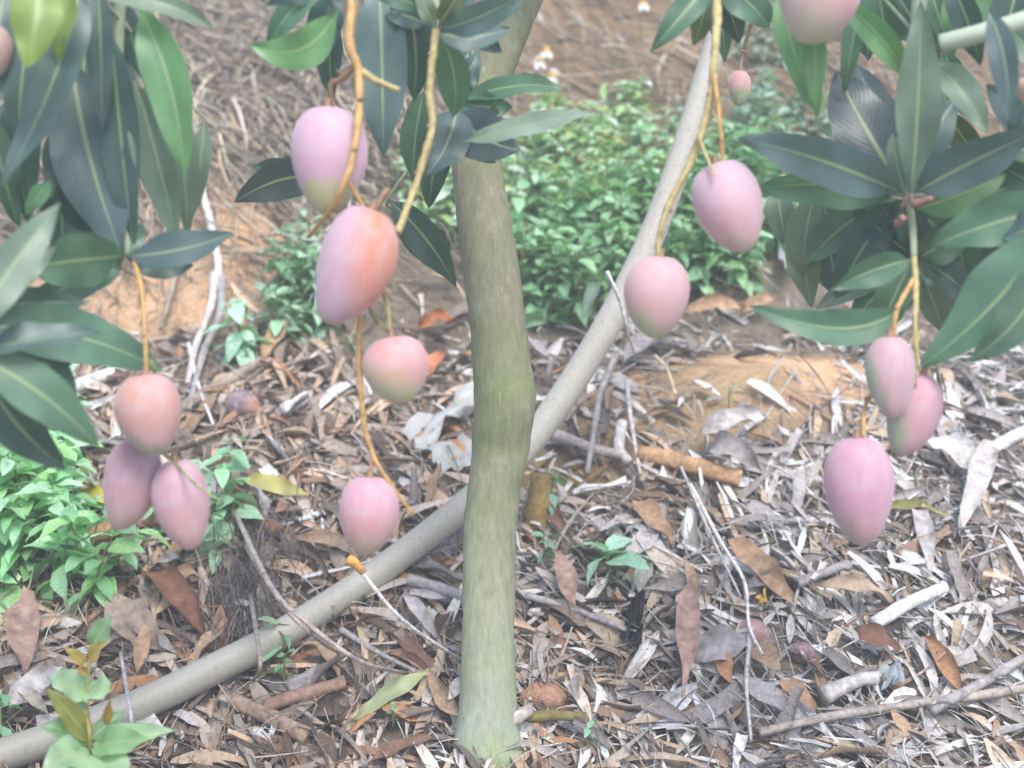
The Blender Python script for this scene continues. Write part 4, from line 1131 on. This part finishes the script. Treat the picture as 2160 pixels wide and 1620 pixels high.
gstick([(1312, 935), (1305, 990), (1325, 1020)], 26, PALEL, "short curved pale stick left of the tan bark roll", name="stick", taper=.7, cat="stick", lift=.03)
gstick([(500, 1150), (570, 1235, 2.66), (645, 1312, 2.52), (760, 1395, 2.53), (860, 1462)], 11, lin(196, 180, 168, .78), "long pale twig crossing over the lying pipe", lifts=[.05, 0, 0, 0, .02])
gstick([(520, 1210), (590, 1268, 2.62), (655, 1335, 2.52), (720, 1420)], 10, lin(190, 172, 160, .78), "shorter pale twig crossing the lying pipe", lifts=[.04, 0, 0, .02])
gstick([(762, 1206, 2.60), (850, 1308, 2.59), (975, 1448)], 9, WHT, "straight white straw from the pipe down to the trunk", lifts=[0, 0, .03], name="straw", taper=.8)
gstick([(736, 1180, 2.60), (752, 1190, 2.595), (766, 1208, 2.60)], 26, lin(230, 176, 100, .8), "orange dried flower end at the top of the white straw", cat="flower head", name="dried_flower_head")
gstick([(1455, 1090), (1520, 1215), (1568, 1300), (1578, 1390), (1606, 1455)], 9, WHT, "long thin white straw right of the tan sloping leaf", lift=.05, name="straw")
gstick([(1580, 1400), (1572, 1500), (1582, 1625)], 11, lin(206, 200, 192, .8), "long pale straw running down to the bottom edge", lift=.04, name="straw")
gstick([(1435, 1050), (1500, 1200), (1560, 1330)], 7, PALEL, "very thin pale straw beside the long white straw", lift=.05, name="straw")
gstick([(1840, 1370), (1915, 1328), (1990, 1292)], 30, WHT, "pale grey ribbed rod lying on the right", name="stick", taper=.9, cat="stick", lift=.035)
gstick([(2055, 1010), (2110, 985), (2175, 950)], 30, WHT, "whitish stick at the right edge", name="stick", taper=.9, cat="stick", lift=.035)
gstick([(1600, 1602), (1760, 1568), (1920, 1538), (2100, 1515), (2190, 1500)], 22, lin(186, 174, 164, .75), "long stick along the bottom right", name="stick", taper=.8, cat="stick", lift=.03)
gstick([(1735, 1520), (1800, 1490), (1860, 1478)], 40, PALEL, "thick pale stick end above the long bottom right stick", name="stick", taper=.6, cat="stick", lift=.03)
gstick([(1960, 1560), (2060, 1510), (2180, 1440)], 24, GREYL, "grey stick slanting up at the bottom right corner", name="stick", taper=.9, cat="stick", lift=.04)
gstick([(490, 1530), (560, 1560), (650, 1605)], 34, lin(176, 150, 130, .75), "curved tan bark strip at the bottom left of the trunk", name="bark_strip", taper=1, cat="bark", flat=.45, lift=.03)
gstick([(560, 1545), (640, 1516), (730, 1490)], 34, lin(176, 142, 124, .72), "reddish stick above the curved bark strip", name="stick", taper=.8, cat="stick", lift=.03)
gstick([(610, 1500), (680, 1460)], 44, GREYL, "short grey stick piece below the small seedlings", name="stick", taper=.9, cat="stick", lift=.02)
gstick([(1110, 1566), (1170, 1562), (1235, 1568)], 26, lin(140, 128, 80, .7), "olive brown stick right beside the trunk foot", name="stick", taper=.8, cat="stick", lift=.03)
gstick([(985, 1602), (1060, 1598), (1120, 1570)], 30, lin(206, 196, 184, .75), "pale bark piece lying across the trunk foot", name="bark_strip", taper=.9, cat="bark", flat=.6, lift=.05)
gstick([(190, 1185), (285, 1150), (360, 1140), (430, 1152)], 50, lin(196, 156, 118, .75), "arched tan bark roll below the left mango cluster", name="bark_strip", taper=.9, cat="bark", flat=.6, lift=.04)
gstick([(488, 1098), (540, 1136), (592, 1166)], 32, lin(168, 120, 98, .75), "red brown stick between the left mangoes and the pink mango", name="stick", taper=.9, cat="stick", lift=.03)
gstick([(860, 1270), (920, 1290), (985, 1310)], 30, GREYL, "grey stick running behind the trunk below the pipe", name="stick", taper=.8, cat="stick", lift=.03)
gstick([(720, 1380), (800, 1430), (880, 1470)], 14, GREYL, "grey twig below the pipe left of the trunk", lift=.03)
gstick([(1110, 1310), (1200, 1330), (1330, 1385)], 18, GREYL, "grey twig slanting right of the trunk above the clod", lift=.03)
gstick([(1680, 1280), (1760, 1250), (1790, 1240)], 22, GREYL, "grey straight stick below the big lowest right mango", name="stick", taper=.9, cat="stick", lift=.03)
gstick([(258, 1440), (272, 1482, 2.36), (282, 1540, 2.36), (290, 1570)], 8, PALEL, "pale straw bent over the pipe near the weed tips", lifts=[.04, 0, 0, .01], name="straw")
gstick([(530, 1310), (546, 1372, 2.46), (548, 1420, 2.45), (536, 1480), (528, 1560)], 9, lin(176, 160, 150, .75), "straw draped over the middle of the lying pipe", lifts=[.04, 0, 0, .02, .02], name="straw")


sb = G(1128, 1130)
o = tube("stake", [sb + np.array([0, 0, -.03]), sb + np.array([.005, .01, .06]), sb + np.array([.012, .02, .14])], [.030, .028, .022], M['twig'], None, 12, 5, .3, ocol=lin(170, 144, 88, .7))
tag(o, "mossy yellow brown stake stub right behind the trunk", "stake")

# scraps
def scrap(pts, c, label, name, lift=.02, crumple=.02, cat="plastic scrap", n=9):
    """a crumpled sheet between four photo pixels"""
    q = [G(x, y, lift + .028) for x, y in pts]
    V, UV = [], []
    for i in range(n + 1):
        for k in range(n + 1):
            u, v = i / n, k / n
            p = (1 - u) * (1 - v) * q[0] + u * (1 - v) * q[1] + u * v * q[2] + (1 - u) * v * q[3]
            e = crumple * float(vnoise(u * 4 + pts[0][0], v * 4 + pts[0][1])) + crumple * .5 * float(vnoise(u * 9, v * 9 + pts[0][0]))
            nn = N(p[0], p[1])
            p = p + nn * e + np.array([crumple * .4 * float(vnoise(u * 5, v * 3 + 7)), crumple * .4 * float(vnoise(v * 5 + 3, u * 3)), 0])
            V.append(p); UV.append((u, v))
    F = [(i * (n + 1) + k, (i + 1) * (n + 1) + k, (i + 1) * (n + 1) + k + 1, i * (n + 1) + k + 1) for i in range(n) for k in range(n)]
    o = mesh_obj(name, V, F, M['plastic'], q[0], None, UV, ocol=c)
    return tag(o, label, cat)
scrap([(856, 945), (1000, 862), (1012, 905), (880, 990)], lin(226, 225, 220, .72), "crumpled white plastic scrap left of the trunk, above the pipe", "plastic_scrap", .03, .03)
scrap([(890, 985), (1005, 950), (1005, 1030), (930, 1035)], lin(205, 206, 200, .75), "dirty white plastic scrap right below the crumpled white one", "plastic_scrap", .015, .02)
scrap([(1322, 1305), (1362, 1312), (1352, 1420), (1306, 1402)], lin(34, 33, 36, .8), "black plastic scrap in the litter right of the trunk", "plastic_scrap", .03, .02)
scrap([(1850, 1468), (1895, 1455), (1910, 1492), (1862, 1505)], lin(196, 206, 214, .62), "light blue plastic scrap in the grey litter", "plastic_scrap", .03, .015)
scrap([(1594, 1312), (1612, 1308), (1618, 1330), (1600, 1334)], lin(232, 190, 90, .8), "small yellow plastic scrap by the shrivelled fallen mango", "plastic_scrap", .03, .01)
# clod of red soil
def clod(px, py, wpx, c, label):
    g = G(px, py); r = wpx / 2 / FPX * depth(g)
    V, F = [], []
    nu, nv = 10, 16
    for i in range(nu + 1):
        th = math.pi * i / nu
        for k in range(nv):
            ph = 2 * math.pi * k / nv
            rr = r * (1 + .16 * float(vnoise(i * .7 + px, k * .8)) + .1 * float(vnoise(i * 1.7, k * 1.9 + py)))
            V.append(g + np.array([rr * math.sin(th) * math.cos(ph), rr * .8 * math.sin(th) * math.sin(ph), rr * .6 * math.cos(th) + r * .25]))
    for i in range(nu):
        for k in range(nv):
            k2 = (k + 1) % nv
            F.append((i * nv + k, (i + 1) * nv + k, (i + 1) * nv + k2, i * nv + k2))
    cc = np.tile(np.array(c), (len(V), 1))
    o = mesh_obj("soil_clod", V, F, M['soil'], g, None, None, cc)
    tag(o, label, "clod")
clod(1148, 1490, 105, lin(212, 166, 138, .85), "rounded red orange soil clod right of the trunk foot")
clod(640, 1412, 70, lin(176, 130, 104, .8), "brown soil clod below the lying pipe")

# ------------------------------------------------------------------ litter: more single leaves, each told apart by where it lies
def dry_mesh(seed):
    r = np.random.default_rng(seed)
    ln = 1.0
    V, F, UV = leaf_geo((-.5, 0, 0), (.5, 0, r.uniform(-.05, .12)), r.uniform(.2, .34), (0, 0, 1), (0, r.uniform(-.1, .1), r.uniform(.02, .3)), 9, 4, .2, .1,
                        'mango' if seed % 3 else 'strip', r.uniform(.4, 1.6), seed, r.uniform(-1.2, 1.2))
    me = bpy.data.meshes.new("dry_leaf")
    me.from_pydata([tuple(v) for v in V], [], F)
    me.polygons.foreach_set("use_smooth", np.ones(len(me.polygons), bool))
    me.materials.append(M['dry'])
    return me
DM = [dry_mesh(s) for s in range(12)]
def frame(p, yaw, tiltx, tilty):
    n = Vector(N(p[0], p[1]))
    q = n.to_track_quat('Z', 'Y').to_matrix().to_4x4()
    return Matrix.Translation(Vector(p)) @ q @ Matrix.Rotation(yaw, 4, 'Z') @ Matrix.Rotation(tiltx, 4, 'X') @ Matrix.Rotation(tilty, 4, 'Y')
NAMED = [("pale grey", lin(206, 198, 196, .75)), ("grey", lin(170, 160, 156, .75)), ("tan", lin(196, 166, 136, .75)), ("brown", lin(146, 116, 98, .75)), ("whitish", lin(226, 220, 216, .8)), ("orange tan", lin(204, 156, 116, .75)), ("dark brown", lin(106, 84, 74, .75))]
made = 0
mound_c = G(1600, 770)
for _ in range(2600):
    if made >= 190: break
    px, py = random.uniform(-20, 2180), 1640 - 940 * random.random() ** 1.25
    g = G(px, py, random.uniform(.02, .05))
    if any((px - x) ** 2 + (py - y) ** 2 < 70 ** 2 and "trunk foot" in s for x, y, s in MARKS): continue
    if ((g[0] - mound_c[0]) / .36) ** 2 + ((g[1] - mound_c[1]) / .17) ** 2 < 1: continue
    wts = [3.5, 4, 2.2, 1, 1.5, .4, .5] if px > 1100 else [2.5, 3, 3, 2, 1, .8, .8]
    nm, cc = random.choices(NAMED, wts)[0]
    size = random.uniform(.06, .17)
    lab = ("long " if size > .13 else "small " if size < .085 else "") + nm + " curled dead leaf " + where(g)
    if lab in _used: continue
    _used.add(lab)
    o = bpy.data.objects.new("dry_leaf", random.choice(DM))
    o.matrix_world = frame(g, random.uniform(0, 6.28), random.gauss(0, .45), random.gauss(0, .3)) @ Matrix.Diagonal((size, size * random.uniform(.8, 1.3), size, 1))
    f = random.uniform(.75, 1.15)
    o.color = (cc[0] * f, cc[1] * f, cc[2] * f, 1)
    col.objects.link(o)
    tag(o, lab, "dry leaf", "dead leaves scattered on the ground")
    made += 1

# ------------------------------------------------------------------ litter carpet (nobody could count it)
def rot_frames(x, y, yaw, tx, ty):
    e = .03
    n = np.stack([-(H(x + e, y) - H(x - e, y)) / (2 * e), -(H(x, y + e) - H(x, y - e)) / (2 * e), np.ones_like(x)], 1)
    n /= np.linalg.norm(n, axis=1)[:, None]
    a = np.stack([np.cos(yaw), np.sin(yaw), np.zeros_like(x)], 1)
    a -= n * (a * n).sum(1)[:, None]; a /= np.linalg.norm(a, axis=1)[:, None]
    b = np.cross(n, a)
    c, s = np.cos(tx)[:, None], np.sin(tx)[:, None]
    b, n = b * c + n * s, n * c - b * s
    c, s = np.cos(ty)[:, None], np.sin(ty)[:, None]
    a, n = a * c + n * s, n * c - a * s
    return a, b, n

PAL_R = np.array([lin(204, 200, 204, .75), lin(172, 167, 169, .75), lin(144, 138, 139, .75), lin(190, 172, 156, .75), lin(116, 107, 105, .75), lin(230, 228, 232, .8), lin(156, 132, 116, .75), lin(84, 77, 76, .75)])
PW_R = np.array([.26, .23, .12, .12, .06, .12, .05, .04])
PAL_L = np.array([lin(192, 180, 174, .75), lin(166, 152, 145, .75), lin(136, 122, 116, .75), lin(198, 174, 154, .75), lin(112, 98, 92, .75), lin(222, 216, 214, .8), lin(162, 128, 108, .75), lin(82, 73, 70, .75)])
PW_L = np.array([.17, .22, .17, .17, .08, .05, .08, .06])
def pick_colors(x):
    n = len(x)
    right = rng.random(n) < 1 / (1 + np.exp(-(x - .12) * 6))
    c = np.where(right[:, None], PAL_R[rng.choice(8, n, p=PW_R / PW_R.sum())], PAL_L[rng.choice(8, n, p=PW_L / PW_L.sum())])
    c = c.copy(); c[:, :3] *= rng.uniform(.9, 1.55, (n, 1)) * np.array([[1.04, 1.02, .93]])
    c[:, :3] = np.minimum(c[:, :3], .7)
    return c

def carpet_leaves(x, y, lmin, lmax, name, label, lift=.035, colr=None, strips=False):
    n = len(x)
    ln = lmin + (lmax - lmin) * rng.random(n) ** 1.6
    wd = ln * (rng.uniform(.05, .16, n) if strips else rng.uniform(.16, .36, n))
    yaw = np.where(rng.random(n) < .4, rng.normal(-1.15, .5, n), rng.uniform(0, 2 * np.pi, n))
    a, b, nn = rot_frames(x, y, yaw, rng.normal(0, .36, n), rng.normal(0, .22, n))
    base = np.stack([x, y, H(x, y) + rng.random(n) * lift], 1)
    nu, nv = 5, 2
    bend = rng.uniform(-.05, .28, n); side = rng.uniform(-.12, .12, n); curl = rng.uniform(-.4, 1.3, n)
    strip = rng.random(n) < (1.0 if strips else .45)
    V = np.empty((n, (nu + 1) * (nv + 1), 3))
    for i in range(nu + 1):
        t = i / nu
        f = np.where(strip, .6 + .25 * np.sin(7 * t + yaw), max(math.sin(math.pi * min(max(t, .02), .98)) ** .8, .06))
        for k in range(nv + 1):
            s = 2 * k / nv - 1
            lat = wd / 2 * f * s * (1 - .25 * np.abs(curl)) + side * ln * math.sin(math.pi * t)
            ht = bend * ln * 4 * t * (1 - t) * .35 + wd / 2 * f * curl * abs(s)
            V[:, i * (nv + 1) + k] = base + a * (ln * (t - .5))[:, None] + b * lat[:, None] + nn * ht[:, None]
    q = []
    for i in range(nu):
        for k in range(nv):
            o_ = i * (nv + 1) + k
            q.append((o_, o_ + 1, o_ + nv + 2, o_ + nv + 1))
    q = np.array(q)
    m = (nu + 1) * (nv + 1)
    F = (q[None] + (np.arange(n) * m)[:, None, None]).reshape(-1, 4)
    c = pick_colors(x) if colr is None else colr
    o = mesh_obj(name, V.reshape(-1, 3), F, M['litter'], colr=np.repeat(c, m, 0))
    return tag(o, label, kind="stuff")

def carpet_straw(x, y, lmin, lmax, rmin, rmax, name, label, lift=.04, yaw=None, colr=None, tilt=.22):
    n = len(x)
    ln = rng.uniform(lmin, lmax, n); r = rng.uniform(rmin, rmax, n)
    if yaw is None:
        yaw = np.where(rng.random(n) < .55, rng.normal(-1.15, .45, n), rng.uniform(0, 2 * np.pi, n))
    a, b, nn = rot_frames(x, y, yaw, rng.normal(0, .1, n), rng.normal(0, tilt, n))
    base = np.stack([x, y, H(x, y) + .004 + rng.random(n) * lift], 1)
    b1 = rng.normal(0, .08, n); b2 = rng.uniform(-.02, .12, n)
    S, sg = 4, 3
    V = np.empty((n, (S + 1) * sg, 3))
    for i in range(S + 1):
        t = i / S
        cpos = base + a * (ln * (t - .5))[:, None] + b * (b1 * ln * 4 * t * (1 - t))[:, None] + nn * (b2 * ln * 4 * t * (1 - t))[:, None]
        rad = r * (1 - .6 * t)
        for k in range(sg):
            an = 2 * math.pi * k / sg
            V[:, i * sg + k] = cpos + b * (rad * math.cos(an))[:, None] + nn * (rad * math.sin(an))[:, None]
    q = [(i * sg + k, i * sg + (k + 1) % sg, (i + 1) * sg + (k + 1) % sg, (i + 1) * sg + k) for i in range(S) for k in range(sg)]
    q = np.array(q); m = (S + 1) * sg
    F = (q[None] + (np.arange(n) * m)[:, None, None]).reshape(-1, 4)
    c = pick_colors(x) if colr is None else colr
    o = mesh_obj(name, V.reshape(-1, 3), F, M['litter'], colr=np.repeat(c, m, 0))
    return tag(o, label, kind="stuff")

def sample(n, x0, x1, y0, y1, dens):
    x = rng.uniform(x0, x1, n * 3); y = rng.uniform(y0, y1, n * 3)
    keep = rng.random(n * 3) < np.clip(dens(x, y), 0, 1)
    return x[keep][:n], y[keep][:n]

mound = G(1600, 770); och1 = G(520, 520); och2 = G(1260, 930)
def thin(x, y):
    k = 1 - 1.0 * np.exp(-(((x - mound[0]) / .42) ** 2 + ((y - mound[1]) / .20) ** 2) ** 1.5)
    k = k * (1 - .8 * np.exp(-(((x - och1[0]) / .28) ** 2 + ((y - och1[1]) / .32) ** 2)))
    k = k * (1 - .85 * np.exp(-(((x - och2[0]) / .27) ** 2 + ((y - och2[1]) / .18) ** 2)))
    return k * (.55 + .45 * (vnoise(x * 4 + 11, y * 4) > -.35))
low = lambda x, y: thin(x, y) * np.clip((3.95 - y) / .3, 0.0, 1)
bankd = lambda x, y: thin(x, y) * np.clip((y - 3.9) / .3, 0, 1) * np.clip((-.12 - x + .25 * vnoise(x * 3, y * 3)) / .3, .12, 1)

x, y = sample(7500, -2.1, 2.1, 1.75, 4.0, low)
carpet_leaves(x, y, .045, .17, "leaf_litter", "grey and brown dead leaf litter covering the lower slope", .032)
x, y = sample(4500, -2.1, 2.1, 1.75, 4.0, low)
carpet_strips = carpet_leaves(x, y, .08, .24, "matted_strips", "pale matted strips of dead leaf and bark on the lower slope", .03, strips=True)
x, y = sample(6500, -2.1, 2.1, 1.75, 4.0, low)
carpet_leaves(x, y, .012, .045, "litter_crumbs", "fine crumbs of dead leaf and bark in the litter", .028)
x, y = sample(8000, -2.1, 2.1, 1.75, 4.1, lambda x, y: thin(x, y) * np.clip((4.1 - y) / .3, 0, 1))
carpet_straw(x, y, .04, .17, .0008, .0028, "straw_litter", "thin straw and stalk litter over the lower slope", .045)
x, y = sample(12000, -2.4, 2.4, 3.8, 6.2, bankd)
c = PAL_L[rng.choice([0, 1, 2, 3, 4, 7], len(x), p=[.36, .28, .12, .14, .05, .05])].copy(); c[:, :3] *= rng.uniform(.7, 2.2, (len(x), 1)) * np.array([[1.0, 1.02, .88]]); c[:, :3] = np.minimum(c[:, :3], .8); c[:, :3] *= rng.uniform(.99, 1.01, (len(x), 1))
carpet_straw(x, y, .12, .42, .0022, .0068, "bank_straw", "long dry grass straw lying on the upper left bank", .07, rng.normal(-1.0, .4, len(x)), c, .12)
x, y = sample(2600, -2.4, 2.4, 3.9, 6.4, lambda x, y: .6 + 0 * x)
c = np.array([lin(150, 122, 98, .75), lin(130, 112, 86, .75), lin(176, 148, 122, .75), lin(120, 116, 84, .7)])[rng.choice(4, len(x))].copy(); c[:, :3] *= rng.uniform(.75, 1.15, (len(x), 1))
carpet_straw(x, y, .04, .14, .0008, .0022, "bank_grass", "short withered grass on the red bank", .03, None, c, .35)
x, y = sample(1700, -2.4, 2.4, 3.85, 6.4, lambda x, y: .5 + 0 * x)
carpet_leaves(x, y, .02, .08, "bank_litter", "scattered dead leaf fragments on the red bank", .025)

# dark withered fibres hanging over the lying pipe
fb = G(530, 1180); fe = G(560, 1400)
x = rng.normal(fb[0] + .02, .05, 420); y = rng.uniform(fe[1] - .02, fb[1] + .05, 420)
c = np.tile(np.array(lin(124, 114, 110, .8)), (420, 1)); c[:, :3] *= rng.uniform(.6, 1.7, (420, 1))
carpet_straw(x, y, .06, .18, .0008, .002, "withered_fibre", "dark grey withered fibres drooping onto the lying pipe", .07, rng.normal(-1.3, .3, 420), c, .25)

# ------------------------------------------------------------------ scattering volume added to lift the blacks like a lens veil
def veil_haze(x0, x1, y0, y1, z0, z1, density):
    v = [(x, y, z) for x in (x0, x1) for y in (y0, y1) for z in (z0, z1)]
    f = [(0, 1, 3, 2), (4, 6, 7, 5), (0, 4, 5, 1), (2, 3, 7, 6), (0, 2, 6, 4), (1, 5, 7, 3)]
    m = bpy.data.materials.new("veil_haze")
    m.use_nodes = True
    n, l = m.node_tree.nodes, m.node_tree.links
    n.clear()
    pv = n.new("ShaderNodeVolumePrincipled")
    pv.inputs["Color"].default_value = (.93, .955, .945, 1)
    pv.inputs["Density"].default_value = density
    o = n.new("ShaderNodeOutputMaterial")
    l.new(pv.outputs[0], o.inputs["Volume"])
    h = mesh_obj("veil_haze", v, f, m, smooth=False)
    tag(h, kind="stuff")
veil_haze(-100, 100, -90, 130, -3.2, 4.2, 0.03)
